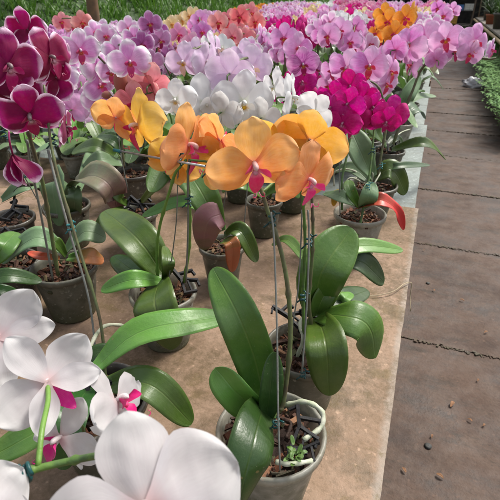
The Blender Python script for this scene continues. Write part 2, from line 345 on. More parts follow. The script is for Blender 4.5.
def put_flower(root,kd,p,az,el,roll,size,hi,var,stem_pt=None,mat_ped=None,nz=None):
    nz=nz or face_dir(p,az,el); org=root.location
    Mx=frame(p-org,nz,roll,size); fm=flower_meshes(kd,var,hi)
    f=add('flower',fm[1],root,Mx)
    if fm[0]=='hi':
        for m in fm[2]: add('petal',m,f)
        add('lip',fm[3],f); add('column',fm[4],f)
    if stem_pt is not None:
        if (stem_pt-p).dot(nz)>-.004: stem_pt=p-nz*.028-Vector((0,0,.012))
        b=p-nz*.004; m=MB(); mid=b.lerp(stem_pt,.45)-nz*.012+Vector((0,0,.004))
        m.tube(spline([b,b-nz*.008,mid,stem_pt],4),.0017 if size>.08 else .0014,6,r1=.0015)
        add('pedicel',m.mesh('pedicel',mat_ped or M_stem,org=Vector((0,0,0))) if False else m.mesh('pedicel',mat_ped or (M_pedm if kd in('magenta','velvet','mauve') else M_stem),org=org),f.parent)
    return f
# ------------------------------------------------------------------ leaves, pots, plants
def leaf_mesh(P,w,mat,nh,fold=.18,ns=18,nt=8,base=.42,mx=.52,curl=0,thick=.0014,pw=2.4,wav=0):
    C0=spline(P,14); k=ns+1; V=[];U=[]; ph=R.random()*6; C=[];SS=[]
    for i in range(k):
        s=1-(1-i/ns)**1.7; f=s*(len(C0)-1); a=min(int(f),len(C0)-2); C.append(C0[a].lerp(C0[a+1],f-a)); SS.append(s)
    for i,p in enumerate(C):
        s=SS[i]; t=(C[min(i+1,k-1)]-C[max(i-1,0)]).normalized()
        side=t.cross(nh); side=side.normalized() if side.length>.15 else t.cross(Vector((0,0,1))).normalized()
        n=side.cross(t).normalized()
        pr=(base+(1-base)*math.sin(math.pi/2*s/mx)) if s<mx else max(0,1-((s-mx)/(1-mx))**pw)**.5
        if s>mx: pr=max(pr*(1),0)
        for j in range(nt+1):
            q=-1+2*j/nt; h=w/2*pr
            V.append(p+side*(q*h)+n*(abs(q)**1.15*h*fold*1.25*(1.4-s*.9)-curl*q*q*h*s+wav*h*math.sin(ph+s*9)*q*abs(q)+.10*h*mn.noise(Vector((s*4,q*1.5,ph*4))))); U.append((s,(q+1)/2))
    n1=nt+1; Fc=[(i*n1+j,i*n1+j+1,(i+1)*n1+j+1,(i+1)*n1+j) for i in range(k-1) for j in range(nt)]
    # closed thin solid: lower skin offset
    if thick:
        base_n=len(V); 
        for i in range(k):
            t=(C[min(i+1,k-1)]-C[max(i-1,0)]).normalized(); side=t.cross(nh); side=side.normalized() if side.length>.15 else t.cross(Vector((0,0,1))).normalized(); n=side.cross(t)
            for j in range(n1): V.append(V[i*n1+j]-n*thick*(1-.6*abs(-1+2*j/nt))); U.append(U[i*n1+j])
        F2=[tuple(x+base_n for x in f[::-1]) for f in Fc]
        for i in range(k-1):
            a,b=i*n1,(i+1)*n1; F2+= [(a,b,b+base_n,a+base_n),(b+nt,a+nt,a+nt+base_n,b+nt+base_n)]
        b=(k-1)*n1; F2+=[(b+j+1,b+j,b+j+base_n,b+j+1+base_n) for j in range(nt)]
        F2+=[(j,j+1,j+1+base_n,j+base_n) for j in range(nt)]
        Fc=Fc+F2
    return V,Fc,U
def leafpx(root,pts,wpx,mat='g',n=None,**k):
    P=[Ph(*p) for p in pts]; mid=P[len(P)//2]
    w=wpx*dep(mid)/FPX
    nh=n if n is not None else ((CAM-mid).normalized()*.75+Vector((0,0,.5))).normalized()
    V,Fc,U=leaf_mesh(P,w,None,nh,**k); org=root.location
    me=mesh('leaf',[v-org for v in V],Fc,LM[mat],U); return add('leaf',me,root)
def pot_parts(root,r=.064,h=.11,mt=0,chips=True,rnd=None,hi=True):
    rnd=rnd or R; n=36 if hi else 16; rb=r*.72
    m=MB(); prof=[(.001,.004),(rb-.004,.002),(rb,.0),(rb+.001,.004),(rb+(r-rb)*.8,h*.78),(rb+(r-rb)*.82,h*.80),(r-.003,h-.012),(r+.0035,h-.011),(r+.004,h-.002),(r+.002,h),(r-.001,h-.001),(r-.003,h-.010),(r-.004,h*.8),(rb-.001,.01),(.001,.008)]
    m.lathe(prof,n); p=add('pot',m.mesh('pot',POTM[mt]),root)
    b=MB(); rr=r*.90
    b.lathe([(.001,.012),(rb*.93,.013),((rb+r)*.46,h*.4),(rr*.985,h*.74),(rr*.98,h*.76),(rr*.7,h*.80),(rr*.3,h*.83),(.001,h*.84)],16,a if False else (0,0,0))
    b.A=[.02]*len(b.V)
    if chips:
        for i in range(170 if hi else 30):
            a=rnd.random()*6.28; q=math.sqrt(rnd.random())*rr*.93; d=(rnd.choice((.004,.006,.009,.013,.024))*rnd.uniform(.7,1.3),rnd.uniform(.002,.008),rnd.uniform(.002,.006))
            rot=Matrix.Rotation(rnd.random()*6.28,3,'Z')@Matrix.Rotation(rnd.uniform(-.7,.7),3,'X')@Matrix.Rotation(rnd.uniform(-.7,.7),3,'Y')
            b.box((q*math.cos(a),q*math.sin(a),h*.83+rnd.uniform(-.003,.007)),d,rot=rot,a=rnd.random())
    add('bark',b.mesh('bark',M_bark,smooth=False,attr=True),root); return p
def stem(root,P,r=.0026,mat=None,name='stem',r1=None,nodes=True,n=8):
    C=spline(P,8); k=len(C); m=MB(); rr=[r+((r1 or r*.7)-r)*i/(k-1) for i in range(k)]
    if nodes:
        step=max(5,k//5)
        for i in range(3,k-1,step): rr[i]*=1.45
    m.tube(C,rr,n); return add(name,m.mesh(name,mat or M_stem,org=root.location),root)
def tie(root,p,r=.005,mat=None):
    m=MB(); rr=r*.62; m.tube([p+Vector((rr*math.cos(a*.55),rr*math.sin(a*.55),.00062*a-.008)) for a in range(0,27)],.0012,6)
    e=R.uniform(-.6,.6); m.tube([p+Vector((rr,0,.007)),p+Vector((rr+.006,-.002,.010+.003*e))],.0011,6); m.tube([p-Vector((rr,0,.006)),p-Vector((rr+.005,.003,.011+.002*e))],.0011,6)
    return add('tie',m.mesh('tie',mat or M_tie,org=root.location),root)
def claw(root,p,s=.03,rz=0,tilt=.2):
    """flat black plastic stake clip: a spine that forks into two flat hooked arms"""
    m=MB(); X=Matrix.Rotation(rz,3,'Z')@Matrix.Rotation(tilt,3,'X'); g=lambda *a:p+X@(Vector(a)*s)
    def bar(a,b,w=.10,t=.16):
        w*=.72; t*=.8
        a=g(*a); b=g(*b); d=b-a; q=Vector((0,0,1)).rotation_difference(Vector((1,0,0))); x=d.normalized(); z=(X@Vector((0,0,1))); y=z.cross(x).normalized(); z=x.cross(y)
        m.box((a+b)/2,(d.length+.002,w*s*1.6,t*s),rot=Matrix((x,y,z)).transposed())
    bar((-.1,1.0,.35),(0,.1,.12),.14,.3); bar((0,.12,.12),(-.35,-.9,.0),.12,.26); bar((0,.12,.12),(.85,-.35,.02),.12,.26)
    bar((.0,.5,.2),(.95,.42,.16),.12,.24); bar((.92,.44,.15),(.98,.15,.02),.1,.2); bar((-.33,-.88,0),(.35,-1.0,-.06),.10,.22); bar((.83,-.34,0),(.75,-.7,-.06),.10,.22); bar((-.1,.98,.35),(-.45,.85,.22),.10,.22); bar((.3,-.12,.07),(.1,-.92,-.03),.08,.16)
    return add('stake_clip',m.mesh('stake_clip',M_black,smooth=False,org=root.location),root)
def root_px(root,pts,r=.0022,mat=None):
    P=[Ph(*p) for p in pts]; m=MB(); C=spline(P,6); m.tube(C,[r*(1+.15*math.sin(i*1.7)) for i in range(len(C))],7)
    return add('aerial_root',m.mesh('aerial_root',mat or M_root,org=root.location),root)
PLANTS=[]
def plant(px,py,label,cat='potted orchid',r=.064,h=.11,mt=0,hi=True,name='potted_orchid',group=None,xy=None):
    q=Ph(px,py,h) if xy is None else Vector((xy[0],xy[1],0))
    o=empty(name,(q.x,q.y,BT+.002),label,cat,group); pot_parts(o,r,h,mt,hi=hi); PLANTS.append((q.x,q.y)); return o
def stempx(root,pts,d0,d1,r=.0027,mat=None,name='stem',**k):
    n=len(pts); tot=[0]
    for i in range(1,n): tot.append(tot[-1]+math.hypot(pts[i][0]-pts[i-1][0],pts[i][1]-pts[i-1][1]))
    P=[Pd(p[0],p[1],d0+(d1-d0)*tot[i]/tot[-1]) for i,p in enumerate(pts)]
    stem(root,P,r,mat,name,**k); return P
def fl(root,kd,px,py,size,az=0,el=-8,roll=0,var=0,d=None,st=None,hi=None,real=SZ,ped=None):
    d=d or real*FPX/size; p=Pd(px,py,d); sz=size*d/FPX
    hi=(size>34) if hi is None else hi
    sp=None
    if st is not None:
        sp=min(st,key=lambda q:(q-p).length)
        if (sp-p).length>.09: sp=p+(sp-p).normalized()*.06
    put_flower(root,kd,p,az,el,roll,sz,hi,var,sp,ped); return p
def bud(root,px,py,size,d,mat,axis=(0,0,-1),ratio=1.5,st=None):
    p=Pd(px,py,d); s=size*d/FPX; ax=Vector(axis).normalized(); m=MB(); q=[]
    P=[p+ax*s*ratio*(t-.5) for t in [0,.1,.3,.5,.7,.9,1]]; m.tube(P,[s*.1,s*.3,s*.47,s*.5,s*.42,s*.2,s*.02],10)
    if st is not None: m.tube(spline([p-ax*s*ratio*.5,(p-ax*s*ratio*.5).lerp(st,.5)+Vector((0,0,.004)),st],4),.0013,6)
    o=add('bud',m.mesh('bud',mat,org=root.location),root); return o
exec_near=True
# =================================================================== NEAR PLANTS
# ---- A main apricot orchid in front
A=plant(271,431,'apricot orange orchid with a pink lip in the clear pot nearest the front',r=.063)
leafpx(A,[(266,418,.11),(258,370,.17),(238,315,.25),(213,268,.28)],44,'g',n=Vector((.35,-.9,.35)),fold=.22,base=.5)
leafpx(A,[(262,412,.11),(240,396,.15),(215,368,.19)],34,'l',n=Vector((-.2,-.6,.7)),fold=.45,base=.6,pw=4)
leafpx(A,[(266,420,.11),(270,392,.16),(274,352,.21)],24,'d',n=Vector((.5,-.8,.3)),fold=.3)
leafpx(A,[(264,408,.12),(258,424,.155),(249,462,.15),(236,512,.10)],52,'d',n=Vector((.55,-.35,.75)),fold=.12,curl=.5,base=.62,mx=.4)
P=stempx(A,[(279,412),(284,398),(290,345),(289,300),(282,255),(268,212),(262,192),(256,182)],.56,.50,.0031,M_stemd)
stempx(A,[(280,470),(278,405),(277,330),(274,240),(271,212)],.50,.50,.0011,M_wire,'stake',nodes=False,r1=.0011)
fa=fl(A,'apricot',254,164,96,az=12,el=-12,roll=4,var=0,st=P)
fl(A,'apricot',308,180,80,az=44,el=-10,roll=-8,var=1,d=.50)
m=MB(); a=Pd(256,182,.50); b=Pd(300,190,.52); m.tube(spline([Pd(262,192,.505),Pd(280,180,.53),b,Pd(314,182,.512)],6),.0018,6); add('pedicel',m.mesh('pedicel',M_stem,org=A.location),A)
tie(A,Pd(272,219,.507),.006); tie(A,Pd(276,424,.53),.006)
claw(A,Ph(299,430,.118),.026,rad(15),.25); claw(A,Ph(303,450,.108),.019,rad(-60),.0)
root_px(A,[(286,405,.12),(306,402,.135),(322,412,.13),(320,428,.12),(303,440,.115)],.0032)
root_px(A,[(276,462,.115),(290,464,.118),(312,461,.11)],.0028)
root_px(A,[(283,420,.115),(291,424,.12),(286,438,.115)],.0022,M_bark)
m=MB()
for i in range(16):
    a=i*2.4; c=Ph(294,460,.125)+Vector((math.cos(a)*.007*(i%4)/2,math.sin(a)*.009*(i%5)/3,i*.0008)); V,Fc,U=leaf_mesh([c,c+Vector((math.cos(a)*.003,math.sin(a)*.003,.003)),c+Vector((math.cos(a)*.008,math.sin(a)*.008,.001+.003*(i%3)))],.005,None,Vector((0,0,1)),ns=4,nt=4,thick=.0004); m.put(V,Fc,U)
add('weed',m.mesh('weed',LM['g'],org=A.location),A)
# ---- B right middle
B=plant(306,347,'broad-leaved orchid with golden yellow bloom seen from behind, second pot on the bench edge',mt=1,r=.058)
leafpx(B,[(316,312,.14),(322,272,.22),(352,228,.27)],50,'g',n=Vector((.35,-.7,.6)),fold=.2,base=.5)
leafpx(B,[(316,316,.14),(322,300,.17),(336,278,.20)],24,'g',n=Vector((.5,-.6,.5)),fold=.3)
leafpx(B,[(322,262,.15),(360,246,.17),(403,250,.14)],17,'l',fold=.15)
leafpx(B,[(336,256,.14),(362,262,.14),(384,283,.08)],25,'d',fold=.2)
leafpx(B,[(322,306,.12),(345,298,.12),(368,290,.10)],24,'d',fold=.1)
leafpx(B,[(318,316,.14),(343,316,.18),(368,326,.17),(376,358,.10)],42,'g',n=Vector((.15,-.5,.85)),fold=.1,mx=.6,curl=.3)
leafpx(B,[(318,318,.14),(326,345,.165),(329,396,.09)],42,'g',n=Vector((.1,-.8,.6)),fold=.25,base=.5,curl=.2)
leafpx(B,[(340,305,.11),(345,298,.13),(352,293,.12)],12,'l'); leafpx(B,[(340,305,.11),(338,295,.13),(342,288,.12)],10,'l')
leafpx(B,[(306,262,.16),(288,240,.15),(272,244,.11)],12,'g')
P=stempx(B,[(312,330),(309,300),(312,262),(313,230),(312,200),(311,165)],.68,.60,.0028,M_stemd)
P2=stempx(B,[(305,345),(303,300),(305,250),(304,215),(301,190)],.68,.58,.0026,M_stem)
stempx(B,[(302,372),(307,300),(309,240),(308,210)],.60,.58,.0013,M_wire,'stake',nodes=False,r1=.0013); stempx(B,[(290,340),(298,290),(301,240),(302,210)],.66,.6,.001,M_wire,'stake',nodes=False,r1=.001)
fl(B,'yellow',310,140,78,az=165,el=15,roll=10,var=1,st=P,d=.58)
fl(B,'yellow',276,148,74,az=170,el=10,roll=-30,var=2,st=P,d=.60)
tie(B,Pd(309,241,.60),.006); tie(B,Pd(303,297,.64),.006); tie(B,Pd(303,374,.62),.005)
claw(B,Ph(288,318,.125),.028,rad(80),.15); claw(B,Ph(305,322,.12),.022,rad(10),.2)
root_px(B,[(303,318,.14),(300,325,.14),(303,340,.13),(297,360,.09),(299,392,.03)],.003)
# ---- C middle left
C=plant(163,291,'apricot orange orchid turned sideways, tied to a slanting steel rod',mt=0,r=.056)
leafpx(C,[(164,276,.13),(137,238,.20),(104,211,.20)],40,'g',fold=.2,base=.5)
leafpx(C,[(158,282,.12),(135,272,.14),(113,256,.12)],26,'d'); leafpx(C,[(162,282,.13),(132,280,.16),(101,290,.13)],20,'l',fold=.25)
leafpx(C,[(160,280,.13),(155,305,.16),(172,350,.07)],46,'g',n=Vector((.1,-.7,.7)),curl=.3)
leafpx(C,[(164,280,.13),(168,264,.18),(165,246,.19)],14,'g',n=Vector((.7,-.6,.3)))
P=stempx(C,[(158,283),(157,250),(160,225),(170,190),(176,172),(186,160)],.82,.60,.0027,M_steml,n=10)
P2=stempx(C,[(184,282),(189,250),(190,215),(188,180),(190,160)],.80,.60,.0027,M_steml)
stempx(C,[(168,285),(176,225),(178,175),(182,155)],.80,.62,.001,M_wire,'stake',nodes=False,r1=.001); stempx(C,[(186,282),(188,230),(188,180),(189,160)],.78,.595,.0015,M_wire,'stake',nodes=False,r1=.0015)
m=MB(); m.tube([Pd(119,151,.66),Pd(225,170,.54)],.0016,8); rod=add('support_rod',m.mesh('support_rod',M_steel,org=C.location),C)
m=MB(); m.tube([Pd(114,150,.665),Pd(121,151.4,.658)],.0026,8); add('rod_cap',m.mesh('rod_cap',M_cap,org=C.location),rod)
tie(C,Pd(178,159,.59),.006); tie(C,Pd(209,168,.55),.006); tie(C,Pd(188,201,.65),.006)
Q=[Pd(140+i*10,152+i*1.6,.63-i*.01) for i in range(9)]
fl(C,'yellow',138,126,74,az=-58,el=0,roll=5,var=1,d=.66,st=Q); fl(C,'apricot',116,118,50,az=150,el=10,roll=20,var=0,d=.68)
fl(C,'apricot',188,146,86,az=55,el=-6,roll=-4,var=2,d=.60,st=Q); fl(C,'yellow',176,160,58,az=170,el=5,roll=40,var=3,d=.64,st=Q)
fl(C,'yellow',222,160,66,az=165,el=5,roll=200,var=1,d=.62,st=Q); fl(C,'apricot',220,140,66,az=120,el=10,roll=20,var=0,d=.60)
claw(C,Ph(182,282,.13),.03,rad(60),.2)
# ---- D pot with red leaf
Dp=plant(360,213,'deep magenta orchid in the pot with a drooping red leaf',mt=0,r=.059,h=.11)
leafpx(Dp,[(358,206,.12),(380,200,.16),(397,211,.12),(404,230,.06)],15,'r',fold=.3,base=.8,mx=.3,pw=1.5)
leafpx(Dp,[(352,204,.12),(338,193,.15),(333,206,.11)],8,'y'); leafpx(Dp,[(358,206,.12),(340,196,.16),(324,193,.13)],14,'gr')
leafpx(Dp,[(362,208,.12),(368,198,.17),(373,182,.20)],18,'gr',n=Vector((.3,-.9,.2))); leafpx(Dp,[(360,208,.12),(350,190,.17),(349,180,.18)],12,'g')
P=stempx(Dp,[(342,210),(342,180),(348,150),(352,120),(347,108),(338,106)],1.1,1.10,.003,M_stem); P2=stempx(Dp,[(358,235),(364,205),(370,170),(374,130),(374,118),(380,116)],1.08,1.10,.0028,M_stem)
stempx(Dp,[(340,215),(340,160),(350,120)],1.1,1.02,.0013,M_wire,'stake',nodes=False,r1=.0013)
tie(Dp,Pd(342,197,1.09),.007); tie(Dp,Pd(368,186,1.03),.007,M_cap); tie(Dp,Pd(373,150,1.02),.007)
S=P+P2; i=0
for (x,y,s,az) in [(334,97,34,-10),(331,108,30,-30),(350,86,34,5),(348,104,36,-20),(362,99,36,10),(343,123,36,-15),(350,128,30,20),(366,117,38,15),(378,118,34,-10),(392,114,38,20),(386,122,32,5),(372,107,32,30),(320,100,26,-40),(357,118,30,0)]:
    fl(Dp,'magenta',x,y,s,az=az,el=R.uniform(-15,8),roll=R.uniform(-15,15),var=i%4,d=1.02+R.uniform(-.05,.07)+(.05 if y<100 else -.02),st=S,hi=True); i+=1
bud(Dp,339,132,8,1.0,PM['magenta'][0])
# ---- D2, D3, D4
D2=plant(373,184,'bloomless orchid with pale looping roots behind the red-leaved pot',mt=1)
leafpx(D2,[(374,178,.12),(392,170,.15),(406,194,.07)],22,'g'); leafpx(D2,[(376,174,.12),(398,166,.16),(430,165,.14)],8,'d',fold=.3); leafpx(D2,[(372,178,.13),(362,155,.21),(350,128,.27)],26,'gr',fold=.3); leafpx(D2,[(370,182,.13),(352,168,.15),(334,170,.12)],14,'gr')
for pp in ([(368,182,.12),(352,170,.15),(335,172,.14),(334,186,.1)],[(372,182,.12),(372,172,.15),(362,168,.14),(355,180,.12)],[(366,184,.12),(350,178,.14),(342,190,.11)],[(374,184,.12),(380,172,.14),(372,168,.13)]): root_px(D2,pp,.0022)
P=stempx(D2,[(378,176),(382,150),(386,125),(382,95),(372,82),(350,78)],1.27,1.22,.0035,M_stemd)
stempx(D2,[(370,190),(366,140),(366,120)],1.24,1.22,.0014,M_wire,'stake',nodes=False,r1=.0014); tie(D2,Pd(381,166,1.25),.007,M_cap)
for (x,y,s,az) in [(346,68,38,-8),(369,66,40,8),(334,70,34,-40),(390,72,34,50),(386,84,32,35),(354,90,36,-10),(330,86,30,-30),(374,92,30,10),(357,57,22,0)]:
    fl(D2,'orchidpink',x,y,s,az=az,el=R.uniform(-12,5),roll=R.uniform(-12,12),var=i%4,st=P); i+=1
D2['label']='bright pink orchid with pale looping roots and a long thin leaf towards the path'
D3=plant(388,150,'orchid in a small pot with black clips on its rim near the blue-grey board edge',mt=1,r=.055,h=.10)
leafpx(D3,[(392,150,.12),(425,143,.16),(446,160,.06)],12,'g',fold=.3); leafpx(D3,[(386,148,.12),(376,130,.2),(368,118,.22)],16,'g'); leafpx(D3,[(386,148,.12),(396,138,.14),(404,146,.1)],10,'d')
claw(D3,Ph(388,147,.12),.035,rad(30),.2); root_px(D3,[(392,140,.12),(402,132,.12),(412,128,.08),(406,124,.06)],.002)
P=stempx(D3,[(392,148),(402,118),(412,92),(424,66),(446,54),(470,56),(488,59),(496,58)],1.56,1.42,.0045,M_stemd,n=10)
for (x,y,s,az) in [(410,44,38,-30),(426,42,44,10),(412,66,30,-70),(404,54,30,-80),(446,40,36,-10),(455,50,34,30),(474,42,38,40),(470,54,28,10),(491,50,24,70),(436,60,24,200),(463,46,28,-60)]:
    fl(D3,'lilac' if x%2 else 'orchidpink',x,y,s,az=az,el=R.uniform(-5,15),roll=R.uniform(-25,25),var=i%4,st=P,d=1.45+R.uniform(-.05,.08)); i+=1
bud(D3,434,66,9,1.45,M_budw,(.2,0,-1)); D3['label']='pink and lilac orchid whose arching spray hangs out over the walkway'
tie(D3,P[4],.008); tie(D3,Pd(468,56,1.42),.008)
D4=plant(398,122,'bloomless orchid with a long pale upright leaf next to the walkway',mt=0,hi=False)
leafpx(D4,[(400,118,.12),(404,100,.22),(420,76,.30)],16,'gr',n=Vector((.5,-.8,.3)),fold=.35); leafpx(D4,[(402,118,.12),(416,108,.15),(424,118,.08)],16,'d'); leafpx(D4,[(402,110,.12),(418,97,.15),(436,96,.13)],8,'gr'); leafpx(D4,[(398,118,.12),(385,100,.2),(378,88,.22)],18,'g')
# ---- E bottom-left pot
E=plant(96,398,'burgundy orchid with a very long leaf, in a dark pot among the white blooms',mt=2)
leafpx(E,[(92,372,.16),(135,334,.21),(186,322,.215),(231,316,.20)],33,'l',n=Vector((0,-.45,.9)),fold=.15,mx=.45,base=.35)
leafpx(E,[(105,385,.13),(150,385,.16),(192,424,.10)],34,'g',fold=.3); leafpx(E,[(90,385,.13),(70,420,.16),(62,470,.1)],34,'d'); leafpx(E,[(88,380,.13),(95,355,.16),(120,350,.16)],18,'d'); leafpx(E,[(80,395,.12),(40,430,.13),(-20,462,.10)],36,'g',n=Vector((0,-.3,.95)))
root_px(E,[(84,385,.12),(90,348,.16),(105,326,.14),(128,326,.08)],.0028); claw(E,Ph(88,395,.13),.03,.5,.1)
# ---- F left plant (velvet)
Fp=plant(64,266,'burgundy orchid with white-edged velvet blooms at the left',mt=1,r=.060)
leafpx(Fp,[(62,250,.13),(35,238,.17),(2,262,.11)],26,'gr',n=Vector((0,-.5,.85))); leafpx(Fp,[(66,252,.13),(85,232,.18),(106,238,.16)],26,'gr',n=Vector((0,-.5,.85))); leafpx(Fp,[(68,258,.12),(88,256,.14),(104,260,.12)],18,'o'); leafpx(Fp,[(60,258,.12),(40,256,.13),(28,252,.12)],9,'r'); leafpx(Fp,[(66,256,.13),(58,244,.17),(52,240,.18)],12,'g')
P=stempx(Fp,[(58,275),(50,225),(42,180),(32,145),(25,118),(22,92)],.86,.68,.0036,M_stemd); P2=stempx(E,[(106,385),(100,320),(78,245),(62,190),(52,150),(48,120),(44,85)],.64,.64,.0023,M_stemd)
stempx(Fp,[(53,280),(42,220),(32,170),(27,140)],.86,.70,.002,M_wire,'stake',nodes=False,r1=.002); stempx(E,[(98,385),(90,305),(72,240),(58,190),(48,150)],.64,.66,.0013,M_wire,'stake',nodes=False,r1=.002)
stempx(Fp,[(54,232),(32,190),(14,160),(8,150)],.86,.72,.001,M_wire,'stake',nodes=False,r1=.001)
tie(Fp,Pd(29,171,.73),.008,M_cap); tie(E,Pd(71,227,.65),.008,M_cap); tie(E,Pd(52,141,.65),.008); tie(Fp,Pd(3,134,.68),.008)
S=P+P2
fl(Fp,'velvet',8,66,72,az=18,el=-8,roll=-6,var=0,d=.63,st=S); fl(E,'velvet',50,58,60,az=38,el=0,roll=12,var=1,d=.70,st=S); fl(Fp,'velvet',28,30,46,az=150,el=10,roll=0,var=2,d=.76)
fl(Fp,'velvet',30,115,68,az=-5,el=-24,roll=4,var=3,d=.62,st=S); fl(E,'velvet',66,128,46,az=70,el=-5,roll=5,var=0,d=.68,st=S); fl(Fp,'velvet',20,88,50,az=160,el=10,roll=10,var=2,d=.72); fl(Fp,'velvet',-12,84,60,az=-20,el=0,roll=0,var=1,d=.70); fl(E,'velvet',56,78,46,az=150,el=-10,roll=60,var=1,d=.74)
# drooping closed bloom
m=MB(); c=Pd(13,155,.66)
for k in range(5):
    a=k*1.257; V,Fc,U=tepal(.046,.029,.6,0,0,(.0,0),.35,8,6,.05,k)
    Mx=Matrix.Translation(c)@Matrix.Rotation(a,4,'Z')@Matrix.Rotation(rad(72+7*(k%2)),4,'Y'); m.put([Mx@v for v in V],Fc,U)
m.tube(spline([c,c+Vector((0,0,.02)),Pd(9,128,.66)],4),.0014,6); add('drooping_flower',m.mesh('drooping_flower',PM['velvet'][0],org=Fp.location),Fp)
# ---- G, G2 left edge
G=plant(8,262,'bloomless orchid in a dark pot cut by the left edge, below the burgundy blooms',mt=2,r=.054)
leafpx(G,[(-6,262,.13),(4,246,.16),(16,232,.16)],24,'g',n=Vector((.5,-.6,.6))); leafpx(G,[(0,262,.13),(-12,245,.16),(-30,250,.12)],24,'g'); claw(G,Ph(14,237,.12),.03,1.2,.1)
G2=plant(-40,300,'bloomless orchid reaching dark leaves in from the left edge above the white blooms',mt=2)
leafpx(G2,[(-30,290,.13),(5,276,.16),(42,281,.13)],17,'d'); leafpx(G2,[(-30,296,.12),(0,290,.13),(24,299,.10)],13,'d'); leafpx(G2,[(-30,296,.12),(-45,280,.16),(-60,270,.16)],20,'g')
# ---- H
H=plant(66,205,'bloomless orchid with a broad grey-mauve curling leaf in a stained grey pot',mt=1,r=.055)
leafpx(H,[(72,190,.13),(54,182,.19),(58,226,.08)],34,'gr',n=Vector((-.1,-.9,.4)),curl=.1); leafpx(H,[(76,186,.13),(74,196,.16),(76,218,.08)],16,'gr',n=Vector((.5,-.8,.3)))
leafpx(H,[(74,186,.13),(90,176,.20),(110,186,.19),(118,212,.10)],32,'m',fold=.35,mx=.4,base=.55); leafpx(H,[(78,192,.13),(95,150,.14),(118,158,.15)],12,'gr')
H2=plant(10,218,'bloomless orchid with black clips and a curved brown root, far left of the bench',mt=2,r=.052)
leafpx(H2,[(2,200,.13),(22,186,.17),(42,184,.15)],15,'gr'); leafpx(H2,[(-4,206,.13),(-20,196,.17),(-40,200,.12)],18,'g'); claw(H2,Ph(12,212,.125),.035,.3,.1)
root_px(H2,[(14,205,.12),(16,190,.16),(30,184,.17),(40,190,.13)],.0035,M_bark)
# ---- I, J
I=plant(133,172,'bloomless orchid in a dark pot of brown bark beneath the coral blooms',mt=2,r=.056)
leafpx(I,[(120,160,.13),(95,146,.19),(72,152,.15)],18,'g'); leafpx(I,[(122,164,.13),(100,160,.17),(80,172,.12)],20,'gr'); leafpx(I,[(126,160,.13),(115,142,.2),(98,136,.2)],12,'d')
P=stempx(I,[(124,168),(122,140),(124,115),(135,98),(150,85)],1.2,1.12,.003,M_stemd); stempx(I,[(128,190),(120,150),(118,120)],1.18,1.12,.0013,M_wire,'stake',nodes=False,r1=.0013)
for (x,y,s,az,rl) in [(134,104,46,-15,0),(151,84,46,160,20),(154,92,34,120,60),(148,122,30,30,0)]: fl(I,'coral',x,y,s,az=az,el=5,roll=rl,var=i%4,st=P,d=.98); i+=1
for (x,y,s,ml,ax) in [(121,80,15,M_bud,(.1,0,1)),(106,95,8,M_bud,(-1,0,-.2)),(110,120,10,M_bud,(-.5,0,-1)),(131,84,8,M_bud,(0,0,1))]: bud(I,x,y,s,1.0,ml,ax,2.0 if s>12 else 1.4,P[2])
I['label']='coral pink orchid with closed buds in a dark bark-filled pot behind the slanting rod'
J=plant(137,212,'bloomless orchid in a small pot topped with black stake clips, behind the big glossy leaf',mt=1,r=.048,h=.095)
claw(J,Ph(141,207,.12),.036,rad(70),.2); claw(J,Ph(128,208,.12),.025,rad(10),.2)
leafpx(J,[(125,208,.12),(108,218,.14),(92,232,.10)],16,'g'); leafpx(J,[(140,204,.12),(160,180,.2),(146,192,.14)],14,'y'); leafpx(J,[(128,206,.12),(118,195,.16),(118,188,.16)],12,'g')
# ---- K
K=plant(222,245,'bloomless orchid with a mauve folded leaf and a two-tone leaf, centre of the tan board',mt=1,r=.047,h=.095)
leafpx(K,[(221,214,.21),(208,222,.20),(203,250,.11)],32,'v',n=Vector((.35,-.85,.35)),fold=.05,curl=.1,base=.7,mx=.4,pw=1.8); leafpx(K,[(224,236,.13),(240,231,.165),(257,262,.10)],18,'g',fold=.3); leafpx(K,[(222,242,.13),(232,244,.15),(232,272,.06)],16,'o')
leafpx(K,[(220,232,.14),(200,190,.24),(172,150,.27)],32,'g',fold=.2); leafpx(K,[(220,222,.15),(185,202,.18),(142,216,.14)],13,'l',fold=.3); leafpx(K,[(200,200,.2),(170,165,.24),(150,192,.2)],26,'g')
# ---- L
Lq=plant(264,200,'pure white orchid in a pale translucent pot behind the big apricot bloom',mt=1,r=.046,h=.10)
leafpx(Lq,[(264,196,.12),(285,185,.18),(300,196,.14)],18,'g'); leafpx(Lq,[(262,196,.12),(240,182,.18),(222,190,.14)],18,'g')
P=stempx(Lq,[(258,198),(252,160),(246,130),(235,112),(215,108),(190,105)],1.18,.95,.003,M_stem)
P2=stempx(Lq,[(270,198),(285,150),(295,125),(320,112)],1.18,.9,.003,M_stem)
stempx(Lq,[(243,240),(247,190),(250,150)],1.12,1.05,.0014,M_wire,'stake',nodes=False,r1=.0014); stempx(Lq,[(222,215),(226,190),(228,160)],1.14,1.05,.0012,M_wire,'stake',nodes=False,r1=.0012)
for (x,y,s,az,rl) in [(203,105,62,35,0),(243,103,66,15,-5),(274,88,42,-60,0),(176,100,42,-15,0),(292,98,54,75,25),(316,112,44,150,40),(262,118,44,150,0),(222,112,44,160,0)]: fl(Lq,'white',x,y,s,az=az,el=0,roll=rl,var=i%4,st=P+P2,d=.80+R.uniform(-.03,.05)); i+=1
